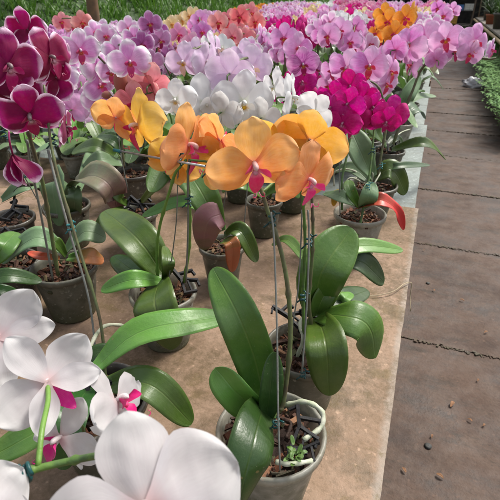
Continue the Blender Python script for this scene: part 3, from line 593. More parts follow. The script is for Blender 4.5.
# ---- W foreground white orchid
W=empty('potted_orchid',(-.50,.06,BT+.002),'blush white orchid with huge blooms filling the front corner','potted orchid'); pot_parts(W,mt=0); PLANTS.append((-.5,.06))
for a in (0,72,144,216,288):
    c=Vector((-.5,.06,BT+.12)); d_=Vector((math.cos(rad(a)),math.sin(rad(a)),0)); V,Fc,U=leaf_mesh([c,c+d_*.08+Vector((0,0,.05)),c+d_*.17+Vector((0,0,.01))],.065,None,Vector((0,0,1))); add('leaf',mesh('leaf',[v-W.location for v in V],Fc,LM['g'],U),W)
base=Vector((-.5,.06,BT+.1))
PW=[base,base+Vector((.01,.0,.14)),Pd(-60,500,.33),Pd(0,481,.33),Pd(40,468,.34),Pd(80,459,.34),Pd(118,452,.31)]
st=stem(W,PW,.0031,M_stem,n=12,r1=.0026)
CW=spline(PW,8)
fl(W,'blush',48,382,116,az=186,el=-38,roll=-24,var=6,d=.40,real=.1); m=MB(); m.tube(spline([Pd(47,380,.405),Pd(48,400,.385),Pd(42,430,.355),Pd(38,466,.34)],6),.0022,8); add('pedicel',m.mesh('pedicel',M_steml,org=W.location),W)
fl(W,'blush',0,338,112,az=176,el=-34,roll=-40,var=7,d=.42,real=.1)
fl(W,'blush',117,402,100,az=72,el=26,roll=-24,var=8,d=.43,st=CW)
fl(W,'blush',146,510,200,az=-8,el=46,roll=10,var=0,d=.235,st=None)
fl(W,'blush',60,438,90,az=-55,el=20,roll=-20,var=5,d=.42,st=CW)
fl(W,'blush',-25,520,120,az=0,el=30,roll=10,var=2,d=.30)
m=MB()
c=Pd(24,471,.332); dr=(Pd(40,468,.34)-Pd(0,481,.33)).normalized(); o1=dr.orthogonal().normalized(); o2=dr.cross(o1)
m.tube([c+dr*(.0016*a/3-.003)+(o1*math.cos(a*.6)+o2*math.sin(a*.6))*.0045 for a in range(0,16)],.0016,8); m.tube(spline([c+o1*.004,c-Vector((0,0,.008))+RT*.003,c-Vector((0,0,.014))-RT*.002],4),.0016,8); add('tie',m.mesh('tie',M_tie,org=W.location),W)
# =================================================================== CLUSTERS further back
def rosette(root,r,n=5,Ls=.17,w=.055,mats=('g','gr','d','l'),hi=False):
    a0=r.random()*6.28
    for k in range(n):
        a=a0+k*2.5+r.uniform(-.3,.3); d_=Vector((math.cos(a),math.sin(a),0)); l=Ls*r.uniform(.7,1.1); up=r.uniform(.02,.12)
        c=Vector((0,0,.112)); V,Fc,U=leaf_mesh([c,c+d_*l*.5+Vector((0,0,up)),c+d_*l+Vector((0,0,up*.5))],w*r.uniform(.8,1.15),None,Vector((0,0,1)),ns=8,nt=4,thick=0 if not hi else .0014)
        add('leaf',mesh('leaf',V,Fc,LM[r.choice(mats)],U),root)
def free(x,y,dmin=.135): return all((x-a)**2+(y-b)**2>dmin*dmin for a,b in PLANTS)
def cluster(kd,fls,label,leaves=4):
    """fls: (px,py,size,az,roll). One plant, its pot standing beneath the blooms."""
    r=random.Random(len(PLANTS)*7+1)
    pts=[Pd(f[0],f[1],.09*FPX/f[2]*(1+r.uniform(-.03,.03))) for f in fls]
    c=sum(pts,Vector())/len(pts); x,y=min(c.x,-.09),c.y; best=None
    for k in range(400):
        a=k*2.4; q=.008*k**.75; X,Y=x+q*math.cos(a),y+q*math.sin(a)
        if X<-.075 and Y>1.22 and free(X,Y): break
    root=empty('potted_orchid',(X,Y,BT+.002),label,'potted orchid'); PLANTS.append((X,Y))
    pot_parts(root,r=.054,h=.10,mt=r.choice((0,1,1,2)),rnd=r,hi=False); rosette(root,r,leaves)
    b=root.location+Vector((0,0,.10)); srt=sorted(range(len(pts)),key=lambda k:(pts[k]-b).to_2d().length*.6-0)
    far=max(pts,key=lambda p:(Vector((p.x,p.y))-Vector((b.x,b.y))).length); top=max(p.z for p in pts)
    # spike rises and arches over the blooms
    g=[p+Vector((0,0,.012))-face_dir(p,0,0)*.03 for p in pts]
    g.sort(key=lambda p:p.dot(RT)); 
    if abs(g[0].dot(RT)-b.dot(RT))>abs(g[-1].dot(RT)-b.dot(RT)): g=g[::-1]
    P=[b,b+Vector((0,0,.12)),b.lerp(g[0],.5)+Vector((0,0,.10))]+g[::2][:4]
    if g[-1] is not P[-1]: P.append(g[-1])
    P[2].z=min(P[2].z,max(top,b.z+.2)); stem(root,P,.0032,r.choice((M_stem,M_stemd)),n=6,nodes=False); Cc=spline(P,6)
    for k,f in enumerate(fls):
        p=pts[k]; sp=min(Cc,key=lambda q:(q-p).length); sp=sp if (sp-p).length<.06 else p+(sp-p).normalized()*.05
        put_flower(root,kd,p,f[3] if len(f)>3 else r.uniform(-25,25),r.uniform(-14,8),f[4] if len(f)>4 else r.uniform(-14,14),f[2]*dep(p)/FPX,f[2]>30,r.randrange(4),sp)
    return root
def more(fls,n,s,spread=(22,14),r=random.Random(3)):
    """adds loosely scattered blooms around a spike's centre"""
    cx=sum(f[0] for f in fls)/len(fls); cy=sum(f[1] for f in fls)/len(fls)
    return fls+[(cx+r.uniform(-1,1)*spread[0],cy+r.uniform(-.8,1)*spread[1],s*r.uniform(.85,1.0),r.uniform(-60,60),r.uniform(-30,30)) for _ in range(n)]
cluster('lilac',more([(80,50,42,10,0),(96,67,36,40,10),(62,78,34,-30,0)],2,34,(16,10)),'lilac orchid with frilly pale edges just right of the burgundy blooms')
cluster('lilac',[(130,62,44,0,0),(112,72,36,-20,0),(100,85,36,10,30),(118,52,34,20,0)],'lilac orchid whose broad round bloom stands above the coral buds')
cluster('orchidpink',[(72,110,34,165,0),(52,92,34,150,10),(64,96,30,-30,0),(86,102,32,30,0),(82,88,30,160,0),(92,118,26,60,0)],'bright pink orchid with rounded back petals right beside the burgundy blooms')
cluster('lilac',[(98,100,34,10,0),(104,112,34,-15,10),(92,90,30,60,0)],'frilled lilac orchid directly left of the coral buds')
cluster('lilac',more([(95,32,24),(106,36,24),(88,44,24)],4,24,(18,10)),'lilac orchid under the coral pink blooms at the bank')
cluster('lilac',more([(128,28,24),(134,38,26)],4,22,(12,10)),'speckled lilac orchid with a pale bud at the rear left')
cluster('coral',[(62,22,20,-10,0),(82,22,22,10,0),(72,26,18,30,0),(90,30,16,0,0)],'small coral pink orchid alone against the grass bank')
cluster('mauve',more([(150,24,26),(160,40,26),(142,44,26)],5,24,(16,14)),'mauve dark-veined orchid at the rear left of the bench')
cluster('mauve',more([(152,62,26),(166,56,22)],3,22,(12,10)),'mauve orchid half hidden behind the pale lavender blooms')
cluster('cream',[(172,24,16,0,0),(190,16,18,-20,0),(182,20,16,20,0),(196,14,14,0,0)],'pale cream orchid in front of the grass bank')
cluster('rose',more([(178,34,22),(192,44,24),(186,52,22)],5,22,(18,10)),'rose pink orchid below the pale cream blooms')
cluster('orchidpink',more([(200,20,20),(202,32,22)],4,20,(12,10)),'bright pink orchid beside the coral mass at the rear')
cluster('coral',more([(218,22,22),(240,16,22),(256,22,20)],6,22,(24,10)),'coral pink orchid crowded high at the rear centre')
cluster('coral',more([(232,36,24),(246,38,22)],4,22,(16,8)),'coral pink orchid in front of the rear coral mass')
cluster('pale',[(184,62,40,-25,0),(206,62,40,50,0),(216,50,36,70,10),(196,52,30,140,0)],'pale lavender orchid with yellow lips over the white blooms, left one of two')
cluster('pale',[(230,74,50,170,0),(252,68,46,10,0),(244,56,34,-30,0),(214,66,36,-10,0)],'pale lavender orchid showing its petal backs, right one of two')
cluster('white',[(222,48,28,0,0),(210,44,26,-40,0),(230,56,26,60,0)],'small pure white orchid behind the pale lavender blooms')
cluster('lilac',more([(262,36,24,60,10),(250,50,26),(272,50,24)],5,24,(20,8)),'lilac orchid at the centre, right of the coral blooms')
cluster('orchidpink',more([(284,38,30),(298,48,32),(290,56,26)],3,26,(14,10)),'bright pink orchid left of the purple striped bloom')
cluster('striped',[(303,64,34,5,10),(316,70,26,60,0)],'purple orchid striped with white veins, one open bloom')
cluster('magenta',[(288,84,26,-20,0),(302,82,32,10,0),(296,94,28,0,0),(314,84,26,30,0),(278,94,24,-40,0),(306,96,26,0,0)],'deep magenta orchid left of the large magenta cluster')
cluster('magenta',[(298,26,12,0,0),(302,30,12,20,0),(295,30,11,-20,0),(314,38,14,0,0),(318,42,13,0,0),(310,43,13,0,0)],'small-flowered deep magenta orchid among the lilac ones')
cluster('orchidpink',more([(328,36,26),(340,30,26),(350,42,26)],7,26,(22,12)),'broad mass of bright pink orchid blooms at centre right')
cluster('lilac',more([(316,30,22),(330,22,22)],4,20,(16,8)),'lilac orchid behind the broad bright pink mass')
cluster('lilac',more([(362,38,22),(370,44,22),(352,48,20)],4,20,(12,8)),'lilac orchid left of the tangerine blooms')
cluster('tangerine',[(388,22,26,-10,0),(405,18,26,20,0),(376,34,22,-30,0),(394,34,26,0,0),(402,32,22,40,0),(384,14,22,0,0),(412,12,20,60,0),(382,40,20,0,0)],'tangerine orange orchid near the walkway')
cluster('orchidpink',[(396,50,30,150,0),(386,54,26,-40,0),(380,60,24,-60,0)],'bright pink orchid directly under the tangerine blooms')
cluster('white',more([(345,24,16),(356,20,16),(366,28,18),(336,18,14)],8,16,(20,8)),'pure white orchid massed at the rear right')
cluster('cream',more([(364,14,14),(372,18,14)],4,14,(10,6)),'cream orchid between the white and the tangerine blooms')
cluster('lilac',more([(424,30,22),(434,26,22),(418,22,20)],4,20,(12,8)),'lilac orchid by the walkway behind the arching spray')
cluster('orchidpink',more([(444,16,18),(452,10,16),(438,8,16)],4,16,(10,6)),'bright pink orchid farthest along the walkway edge')
cluster('cream',more([(432,12,12),(440,16,12)],3,12,(8,4)),'cream yellow orchid at the far walkway corner')
# =================================================================== fill plants
CM=[(20,20,'mauve'),(120,40,'lilac'),(60,40,'orchidpink'),(165,35,'mauve'),(190,35,'rose'),(195,15,'cream'),(210,12,'orchidpink'),(225,22,'coral'),(250,14,'coral'),(258,5,'tangerine'),(245,38,'rose'),(270,30,'lilac'),(272,12,'lilac'),(285,14,'orchidpink'),(292,6,'lilac'),(290,24,'magenta'),(305,10,'cream'),(320,14,'orchidpink'),(325,6,'white'),(338,8,'cream'),(345,18,'white'),(352,4,'rose'),(362,10,'magenta'),(372,6,'rose'),(388,5,'lilac'),(400,6,'orchidpink'),(415,6,'orchidpink'),(425,18,'lilac'),(432,10,'cream'),(442,6,'rose'),(320,30,'orchidpink'),(342,26,'white')]
def proto(kd,v):
    r=random.Random(v*31+len(kd)*3); o=empty('potted_orchid',(0,0,0)); pot_parts(o,r=.055,h=.10,mt=v%3,rnd=r,hi=False); rosette(o,r,4)
    for sp in range(2 if v%2 else 1):
        a=r.uniform(-.6,.6)+(1.2 if sp else -.3); d_=Vector((math.sin(a)*.6,-math.cos(a)*.55,0)); H0=r.uniform(.40,.46)
        P=[Vector((0,0,.1)),Vector((0,0,.28)),Vector((0,0,H0))+d_*.06,Vector((0,0,H0+.03))+d_*.18,Vector((0,0,H0-.03))+d_*.30]
        stem(o,P,.003,M_stem if v%2 else M_stemd,n=5,nodes=False); Cc=spline(P,8)
        nf=11 if not sp else 9; q0=int(len(Cc)*.42)
        for k in range(nf):
            c=Cc[min(len(Cc)-1,q0+int((len(Cc)-1-q0)*k/(nf-1)))]; sd=(-1)**k
            side=Vector((-d_.y,d_.x,0)).normalized()*sd
            nz=(side*r.uniform(.1,1.3)+Vector((r.uniform(-.4,.4),-1,0))*.8+d_*.3+Vector((0,0,r.uniform(-.35,.25)))).normalized(); p=c+side*.03+nz*.02-Vector((0,0,.012))
            if k==nf-1 and v%2==0:
                for bi in range(3):
                    bc=Cc[-1]+d_*.02*bi+side*.012*(-1)**bi-Vector((0,0,.008*bi)); bm_=MB(); bs_=.009-.002*bi; bm_.tube([bc+Vector((0,0,-bs_*1.3)),bc+Vector((0,0,-bs_*.7)),bc,bc+Vector((0,0,bs_*.8)),bc+Vector((0,0,bs_*1.3))],[.001,bs_*.8,bs_,bs_*.7,.001],8); add('bud',bm_.mesh('bud',M_bud if bi else PM[kd][1],org=None),o)
                continue
            put_flower(o,kd,p,0,0,r.uniform(-22,22),.077*r.uniform(.8,1.08),False,(k+v)%4,None,nz=nz)
    return o
def kids(o): return [c for c in PAR.get(o.name,[])]
PAR={}
def copy_tree(o,parent=None):
    c=o.copy(); COL.objects.link(c)
    if parent is not None: c.parent=parent
    for ch in PAR.get(o.name,[]): copy_tree(ch,c)
    return c
protos={}
cells=[]
y=1.24
while y<9.2:
    dx=.17 if y<3 else (.21 if y<5 else .27)
    x=-.11-(R.random()*.04)
    while x>-2.75+ (0 if y<5 else .0):
        cells.append((x+R.uniform(-.02,.02),y+R.uniform(-.02,.02))); x-=dx
    y+=.19 if y<3 else (.25 if y<5 else .36)
nfill=0
for (x,y) in cells:
    if not free(x,y,.14): continue
    q=proj(Vector((x,y,BT+.45)))
    if q[0]<-60 or q[0]>470: continue
    flowered=q[2]>2.0
    sc_=1.0 if q[0]>300 else .80+.2*max(0,(q[0]-200)/100)
    qq=proj(Vector((x,y,BT+.46*sc_))); lim=max(0,34-qq[0]*.135)
    if qq[0]<285 and qq[1]<lim: continue
    if not flowered:
        if x>-.8 and y<1.55: continue
        v=R.randrange(4); key=('leafy',v)
        if key not in protos:
            r=random.Random(v+90); o=empty('potted_orchid',(0,0,0)); pot_parts(o,r=.052,h=.10,mt=(1,2,0,1)[v],rnd=r,hi=False); rosette(o,r,7,.18,.06); stem(o,[(0,0,.1),(.005,0,.25),(.01,-.01,.36)],.0025,M_stemd,n=6); 
            protos[key]=o; PAR[o.name]=[c for c in bpy.data.objects if c.parent==o]; first=True
        else: first=False
        lab='leafy orchid without open blooms in the shaded rows behind'; grp='bloomless orchids in the middle rows'
    else:
        kd=min(CM,key=lambda c:(c[0]-q[0])**2+((c[1]-max(2,q[1]))*1.6)**2+R.uniform(0,250))[2]; v=R.randrange(2); key=(kd,v)
        if key not in protos:
            protos[key]=proto(kd,v); first=True
            for o in list(bpy.data.objects):
                if o.parent==protos[key]: PAR.setdefault(protos[key].name,[]).append(o)
        else: first=False
        ka=PM[kd][4]; lab='%s orchid in the crowded rows filling the back of the bench'%ka; grp='%s orchids crowded at the back'%ka
    src=protos[key]
    o=src if first else copy_tree(src)
    o.location=(x,y,BT+.002); face=math.atan2(x,-y)*-1
    base_ang=math.atan2(-x,y)  # rotate local -Y towards the camera
    o.rotation_euler=(0,0,base_ang+R.uniform(-.6,.6)); s=R.uniform(.93,1.04)*sc_; o.scale=(s,s,s)
    tag(o,lab,'potted orchid',grp); PLANTS.append((x,y)); nfill+=1
print('fill plants',nfill,'total plants',len(PLANTS))
# =================================================================== SETTING
def stone(name,a,b,c,sc1=3.,dark=(.05,.04,.03),damp=.5,rough=.85,grain=120,bstr=.5):
    m,nt,out=newmat(name); g=N(nt,'ShaderNodeTexCoord').outputs['Object']
    n1=noise(nt,g,sc1,6,.62); col=mixc(nt,ramp(nt,n1,[(.32,0),(.62,1)]),a,b)
    n2=noise(nt,g,sc1*4.3,6,.7); col=mixc(nt,mth(nt,'MULTIPLY',ramp(nt,n2,[(.42,0),(.66,1)]),.55),col,c)
    n3=noise(nt,g,sc1*1.7,8,.72); col=mixc(nt,mth(nt,'MULTIPLY',ramp(nt,n3,[(.52,0),(.64,1)]),damp),col,dark)
    n4=noise(nt,g,grain,3,.7); col=mixc(nt,mth(nt,'MULTIPLY',ramp(nt,n4,[(.3,1),(.5,0)]),.35),col,dark)
    n5=noise(nt,g,grain*.6,2); col=mixc(nt,mth(nt,'MULTIPLY',ramp(nt,n5,[(.64,0),(.72,1)]),.4),col,tuple(min(.7,x*1.8) for x in a))
    h=mth(nt,'ADD',mth(nt,'MULTIPLY',n2,1.),mth(nt,'MULTIPLY',n4,.35))
    pbsdf(nt,out,col,ramp(nt,n3,[(.4,rough),(.62,rough-.25)]),.35,bump(nt,h,bstr,.006)); return m
M_tan=stone('cement_board',(.31,.212,.146),(.215,.142,.093),(.14,.088,.048),3.6,(.075,.052,.026),.9)
nt=M_tan.node_tree; pb=[n for n in nt.nodes if n.type=='BSDF_PRINCIPLED'][0]; src=pb.inputs['Base Color'].links[0].from_socket
g=N(nt,'ShaderNodeNewGeometry').outputs['Position']; sx=N(nt,'ShaderNodeSeparateXYZ'); L(nt,g,sx.inputs[0]); ed=mth(nt,'ADD',sx.outputs[0],mth(nt,'MULTIPLY',mth(nt,'SUBTRACT',noise(nt,g,60,4),.5),.018))
c_=mixc(nt,mth(nt,'MULTIPLY',ramp(nt,ed,[(.016,0),(.025,1)]),.6),src,(.30,.265,.225)); st_=noise(nt,g,15,7,.75); c_=mixc(nt,mth(nt,'MULTIPLY',ramp(nt,st_,[(.55,0),(.62,1)]),.6),c_,(.12,.085,.03)); mk=mth(nt,'MULTIPLY',ramp(nt,noise(nt,g,2.6,4),[(.40,0),(.56,1)]),ramp(nt,noise(nt,g,42,9,.85),[(.40,0),(.60,1)])); c_=mixc(nt,mth(nt,'MULTIPLY',mk,.85),c_,(.085,.058,.026)); L(nt,c_,pb.inputs['Base Color'])
M_blue=stone('grey_board',(.25,.285,.265),(.19,.22,.21),(.15,.17,.15),5,(.07,.07,.045),.5)
M_path=stone('path_concrete',(.078,.047,.032),(.042,.026,.019),(.105,.073,.053),2.6,(.016,.011,.008),.85,grain=70,bstr=.9)
nt=M_path.node_tree; pb=[n for n in nt.nodes if n.type=='BSDF_PRINCIPLED'][0]; src=pb.inputs['Base Color'].links[0].from_socket
g=N(nt,'ShaderNodeTexCoord').outputs['Object']; mp=N(nt,'ShaderNodeMapping'); mp.inputs['Scale'].default_value=(1.1,3.2,1); L(nt,g,mp.inputs[0])
a=noise(nt,mp.outputs[0],1.6,7,.7); c_=mixc(nt,mth(nt,'MULTIPLY',ramp(nt,a,[(.46,0),(.66,1)]),.55),src,(.095,.064,.048)); a=noise(nt,mp.outputs[0],3.1,8,.75); c_=mixc(nt,mth(nt,'MULTIPLY',ramp(nt,a,[(.54,0),(.62,1)]),.7),c_,(.035,.027,.02)); 
v=N(nt,'ShaderNodeTexVoronoi'); v.inputs['Scale'].default_value=38; L(nt,g,v.inputs['Vector']); c_=mixc(nt,mth(nt,'MULTIPLY',ramp(nt,v.outputs[0],[(.06,1),(.13,0)]),.6),c_,(.04,.03,.025)); L(nt,c_,pb.inputs['Base Color'])
M_kerb=stone('kerb_concrete',(.28,.24,.2),(.2,.17,.14),(.15,.14,.1),8)
M_soil=stone('soil',(.06,.045,.03),(.09,.06,.04),(.05,.06,.02),4)
M_wood=stone('weathered_wood',(.25,.17,.10),(.18,.12,.08),(.12,.08,.05),9)
M_brick=stone('pier_brick',(.25,.10,.06),(.2,.09,.06),(.3,.2,.16),12)
M_rust=plain('steel_frame',(.10,.09,.08),(.16,.09,.05),14,.6)
# ground
def grid(x0,x1,y0,y1,nx,ny,hf):
    V=[(x0+(x1-x0)*i/nx,y0+(y1-y0)*j/ny,0) for j in range(ny+1) for i in range(nx+1)]; V=[(a,b,hf(a,b)) for a,b,_ in V]
    return V,[(j*(nx+1)+i,j*(nx+1)+i+1,(j+1)*(nx+1)+i+1,(j+1)*(nx+1)+i) for j in range(ny) for i in range(nx)]
V,Fc=grid(-150,150,-40,260,8,8,lambda a,b:-.012); tag(add('ground',mesh('ground',V,Fc,M_soil,smooth=False)),kind='structure')
# path slabs
m=MB(); y=-1.07; r=random.Random(2)
while y<26:
    z=r.uniform(-.003,.003); m.box((.335,y+.45,.0-.03+z),(.89,.892,.06),rot=Matrix.Rotation(r.uniform(-.003,.003),3,'X')@Matrix.Rotation(r.uniform(-.004,.004),3,'Z')); y+=.9
tag(add('path',m.mesh('path',M_path,smooth=False)),kind='structure')
m=MB(); y=-1
while y<26: m.box((.82,y+.5,.015+r.uniform(-.004,.004)),(.07,.994,.11),rz=r.uniform(-.004,.004)); y+=1.0
tag(add('kerb',m.mesh('kerb',M_kerb,smooth=False)),kind='structure')
jm=MB(); r=random.Random(77)
for k in range(9):
    yj=-1.07+.9*(k+2)-.004
    for _ in range(150):
        x_=r.uniform(.03,.77); s_=r.uniform(.002,.006)*(1 if r.random()<.85 else 1.8)
        jm.box((x_,yj+r.gauss(0,.005),.002+s_*.2),(s_*2,s_,s_*.7),rz=r.random()*3)
tag(add('joint_dirt',jm.mesh('joint_dirt',M_soil,smooth=False)),'loose dirt crumbs gathered in the walkway joints','dirt',kind='stuff')
# bench
bench=empty('plant_bench',(-1.4,4,0),'long low bench of cement boards carrying all the potted orchids','bench'); bo=bench.location
seams=[(-.5,1.388,.030,M_tan,.004),(1.37,2.50,.020,M_blue,0),(2.505,3.68,.004,M_blue,0),(3.685,4.9,-.01,M_blue,0),(4.905,6.1,-.03,M_blue,0),(6.105,7.3,-.03,M_blue,0),(7.305,9.6,-.04,M_blue,0)]
for (y0,y1,xe,mt,dz) in seams:
    for (xa,xb) in ((xe,-1.19),(-1.193,-2.0),(-2.003,-2.95)):
        b=MB(); w=xa-xb; V=[];top=BT+(dz-.004 if dz==0 else 0)
        
        n_=60 if xa==xe else 1; VV=[]
        for q_ in range(n_+1):
            yy=y0+(y1-y0)*q_/n_; ex=(.0016*mn.noise(Vector((yy*40,xe,0)))+.001*mn.noise(Vector((yy*6,xe,3)))-(.006*max(0,mn.noise(Vector((yy*25,7,1)))-.45))) if n_>1 else 0
            VV+=[(xb,yy,top),(xa+ex,yy,top),(xa+ex,yy,top-.008),(xb,yy,top-.008)]
        FF=[(4*q_+a_,4*q_+(a_+1)%4,4*q_+4+(a_+1)%4,4*q_+4+a_) for q_ in range(n_) for a_ in range(4)]+[(3,2,1,0),(4*n_,4*n_+1,4*n_+2,4*n_+3)]
        b.put(VV,FF); o=add('board',b.mesh('board',mt,smooth=False,org=bo),bench)
b=MB()
for x in (-.02,-1.0,-1.95,-2.9): b.box((x-.03,4.55,BT-.045),(.05,10.1,.06))
for k in range(11): b.box((-1.45,-.4+k*.98,BT-.105),(2.9,.05,.05))
add('frame',b.mesh('frame',M_rust,smooth=False,org=bo),bench)
for k in range(6):
    for x in (-.22,-1.4,-2.7):
        b=MB(); b.box((x,-.35+k*1.95,(BT-.13)/2-.01),(.20,.20,BT-.13+.005)); add('leg',b.mesh('leg',M_brick,smooth=False,org=bo),bench)
# dry root hanging over the edge
m=MB(); P=[Vector(p) for p in [Ph(368,296,.004),Ph(385,294,.006),Ph(400,289,.008)]]+[Ph(408,283,.006)+Vector((.004,0,0)),Pd(411,291,dep(Ph(408,286,0))+.0),Pd(409,299,.94)]
P=[Ph(366,296,.004),Ph(380,295,.006),Ph(394,291,.008),Ph(404,284,.008),Ph(410,283,.0)+Vector((.003,0,0)),Ph(410,283,.0)+Vector((.006,-.01,-.03)),Ph(410,283,0)+Vector((.012,-.03,-.055))]
m.tube(spline(P,5),.0011,5); tag(add('dry_root',m.mesh('dry_root',plain('dry_root',(.42,.34,.22),rough=.8))),'thin dry root trailing over the front bench edge','root')
# debris on the path
M_chip=plain('dry_leaf',(.16,.08,.035),(.2,.10,.05),90,.8); M_chipd=plain('dark_pebble',(.03,.03,.03),(.06,.06,.05),60,.7)
r=random.Random(8)
def P0(u,v,z=.004):
    q=ray(u,v); return CAM+q*((z-CZ)/q.z)
for (u,v) in [(470,420),(484,425),(432,436),(452,404),(440,476),(462,300),(434,290),(478,380),(424,250),(404,470),(486,332)]:
    p=P0(u,v,.008); s=r.uniform(.006,.014); a=r.random()*6; d_=Vector((math.cos(a),math.sin(a),.1)); V,Fc,U=leaf_mesh([p-d_*s,p+Vector((0,0,.003)),p+d_*s],s*.9,None,Vector((0,0,1)),ns=6,nt=4,base=.2,fold=.5)
    tag(add('fallen_leaf',mesh('fallen_leaf',V,Fc,M_chip,U)),'tiny curled brown leaf scrap lying on the walkway slabs','leaf','leaf scraps on the walkway')
for (u,v,s) in [(428,446,.011),(428,283,.009)]:
    p=P0(u,v,.004); m=MB(); m.lathe([(.001,s*.35),(s*.5,s*.3),(s*1.1,s*.1),(s*.9,-.001)],9,tuple(p)); 
    tag(add('pebble',m.mesh('pebble',M_chipd)),'dark round pebble on the %s walkway slab'%('nearest' if v>400 else 'middle'),'pebble')
# plastic bag beside the kerb
p=P0(474,87,0); m=MB(); n=22; k=12; V=[]; r=random.Random(4); 
for i in range(k+1):
    ph=math.pi/2*(1-i/k)
    for j in range(n):
        a=2*math.pi*j/n; d_=Vector((math.cos(a)*math.cos(ph),math.sin(a)*math.cos(ph),math.sin(ph))); w=1+.75*mn.noise(d_*2.6)+.35*mn.noise(d_*7); V.append(p+Vector((d_.x*.16*w,d_.y*.11*w,d_.z*.11*w)))
m.put(V,[(i*n+j,(i+1)*n+j,(i+1)*n+(j+1)%n,i*n+(j+1)%n) for i in range(k) for j in range(n)])
tag(add('plastic_bag',m.mesh('plastic_bag',plain('bag_film',(.72,.72,.74),(.55,.56,.6),12,.25,.6),smooth=True)),'crumpled white plastic bag at the walkway kerb','bag')
# foliage materials
def fol(name,a,b,trl=.25):
    m,nt,out=newmat(name); gi=N(nt,'ShaderNodeNewGeometry'); rnd=gi.outputs['Random Per Island']
    g=N(nt,'ShaderNodeTexCoord').outputs['Object']; c=mixc(nt,rnd,a,b); c=mixc(nt,mth(nt,'MULTIPLY',noise(nt,g,2.2,3),.5),c,tuple(x*.5 for x in a))
    b_=pbsdf(nt,out,c,.5,.4,link=False); tl=N(nt,'ShaderNodeBsdfTranslucent'); L(nt,c,tl.inputs[0]); mx=N(nt,'ShaderNodeMixShader'); mx.inputs[0].default_value=trl
    L(nt,b_.outputs[0],mx.inputs[1]); L(nt,tl.outputs[0],mx.inputs[2]); L(nt,mx.outputs[0],out.inputs[0]); return m
M_gr=fol('grass',(.06,.17,.018),(.15,.29,.04)); M_fern=fol('fern_green',(.06,.18,.02),(.14,.30,.035)); M_fold=fol('foliage_dark',(.02,.05,.012),(.05,.10,.02)); M_trunk=plain('trunk',(.20,.11,.06),(.13,.08,.05),12,.85)
M_dry=fol('dry_grass',(.25,.18,.07),(.15,.16,.05))
def blade(m,p,d,l,w,droop,n=3):
    side=Vector((-d.y,d.x,0)); side=side.normalized() if side.length>.01 else Vector((1,0,0)); V=[]
    for i in range(n+1):
        s=i/n; c=p+d*(l*s)+Vector((0,0,-droop*l*s*s)); ww=w*(1-s**1.6)*.5+.0003; V+=[c-side*ww,c+side*ww]
    m.put(V,[(2*i,2*i+1,2*i+3,2*i+2) for i in range(n)])
M_turf=stone('turf',(.018,.045,.008),(.026,.06,.01),(.015,.03,.006),3,(.02,.04,.01),.5)
def bankh(x,y):
    u=(-x*.92+y*.18)-3.9
    t=max(0,min(1,u/3.2)); return 1.55*t*t*(3-2*t)+.08*math.sin(x*2.1+y*1.3)*t
V,Fc=grid(-22,-2.95,-4,30,50,70,bankh); V=[(a,b,c-.006) for a,b,c in V]; tag(add('bank',mesh('bank',V,Fc,M_turf)),kind='structure')
m=MB(); r=random.Random(21); cnt=0
while cnt<15000:
    x=r.uniform(-13,-3.0); y=r.uniform(.5,24); q=proj(Vector((x,y,bankh(x,y)+.2)))
    if not(-40<q[0]<330 and -90<q[1]<60): continue
    cnt+=1; p=Vector((x,y,bankh(x,y)-.01)); cl=mn.noise(Vector((x*1.2,y*1.2,0)))
    for k in range(7):
        a=r.random()*6.28; tl=r.uniform(.15,.9); d_=Vector((math.cos(a)*tl,math.sin(a)*tl,1)).normalized(); blade(m,p+Vector((r.uniform(-.05,.05),r.uniform(-.05,.05),0)),d_,r.uniform(.13,.34)*(1+.6*cl),r.uniform(.012,.028),r.uniform(.1,.5))
tag(add('bank_grass',m.mesh('bank_grass',M_gr,uv=False)),'bright green grass covering the bank behind the bench','grass',kind='stuff')
def leafclump(m,c,rad_,n,ls,r,flat=.8,strap=False):
    for _ in range(n):
        v=Vector((r.gauss(0,1),r.gauss(0,1),r.gauss(0,1))).normalized()*rad_*r.random()**.4; v.z*=flat; p=c+v
        d_=(v.normalized()*.6+Vector((r.uniform(-1,1),r.uniform(-1,1),r.uniform(-.6,.8)))).normalized(); blade(m,p,d_,ls*r.uniform(.6,1.3),ls*(.12 if strap else .42)*r.uniform(.7,1.2),r.uniform(.1,.5),n=3)
def tree(x,y,h,rt,cr,mat,label,grp,z0=0,n=9,cz=None,name='tree'):
    r=random.Random(int(x*100+y*10)); o=empty(name,(x,y,z0),label,'tree',grp)
    m=MB(); P=spline([(0,0,0),(r.uniform(-.1,.1),r.uniform(-.1,.1),h*.35),(r.uniform(-.2,.2),r.uniform(-.2,.2),h*.75)],5); m.tube(P,rt,10,r1=rt*.5)
    tips=[P[-1]]
    for k in range(6):
        b=P[5+k%5]; a=k*1.1+r.random(); e=b+Vector((math.cos(a),math.sin(a),.9))*cr*.6; m.tube(spline([b,b.lerp(e,.5)+Vector((0,0,.1)),e],4),rt*.4,6,r1=rt*.12); tips.append(e)
    add('trunk',m.mesh('trunk',M_trunk,org=None),o)
    m=MB()
    for k in range(n): c=tips[k%len(tips)]+Vector((r.uniform(-1,1),r.uniform(-1,1),r.uniform(-.2,1)))*cr*.4; leafclump(m,c,cr*.42,230,.16,r)
    add('crown',m.mesh('crown',mat,uv=False),o); return o
q=Pd(91,4,6.3); tree(q.x,q.y,5.5,.085,1.8,M_fold,'slim brown tree trunk rising from the grass bank at the left',None,z0=bankh(q.x,q.y)-.05)
q=Pd(140,0,10.5); tree(q.x,q.y,5.5,.08,1.8,M_fold,'second, more distant tree behind the grass bank',None,z0=bankh(q.x,q.y)-.05)
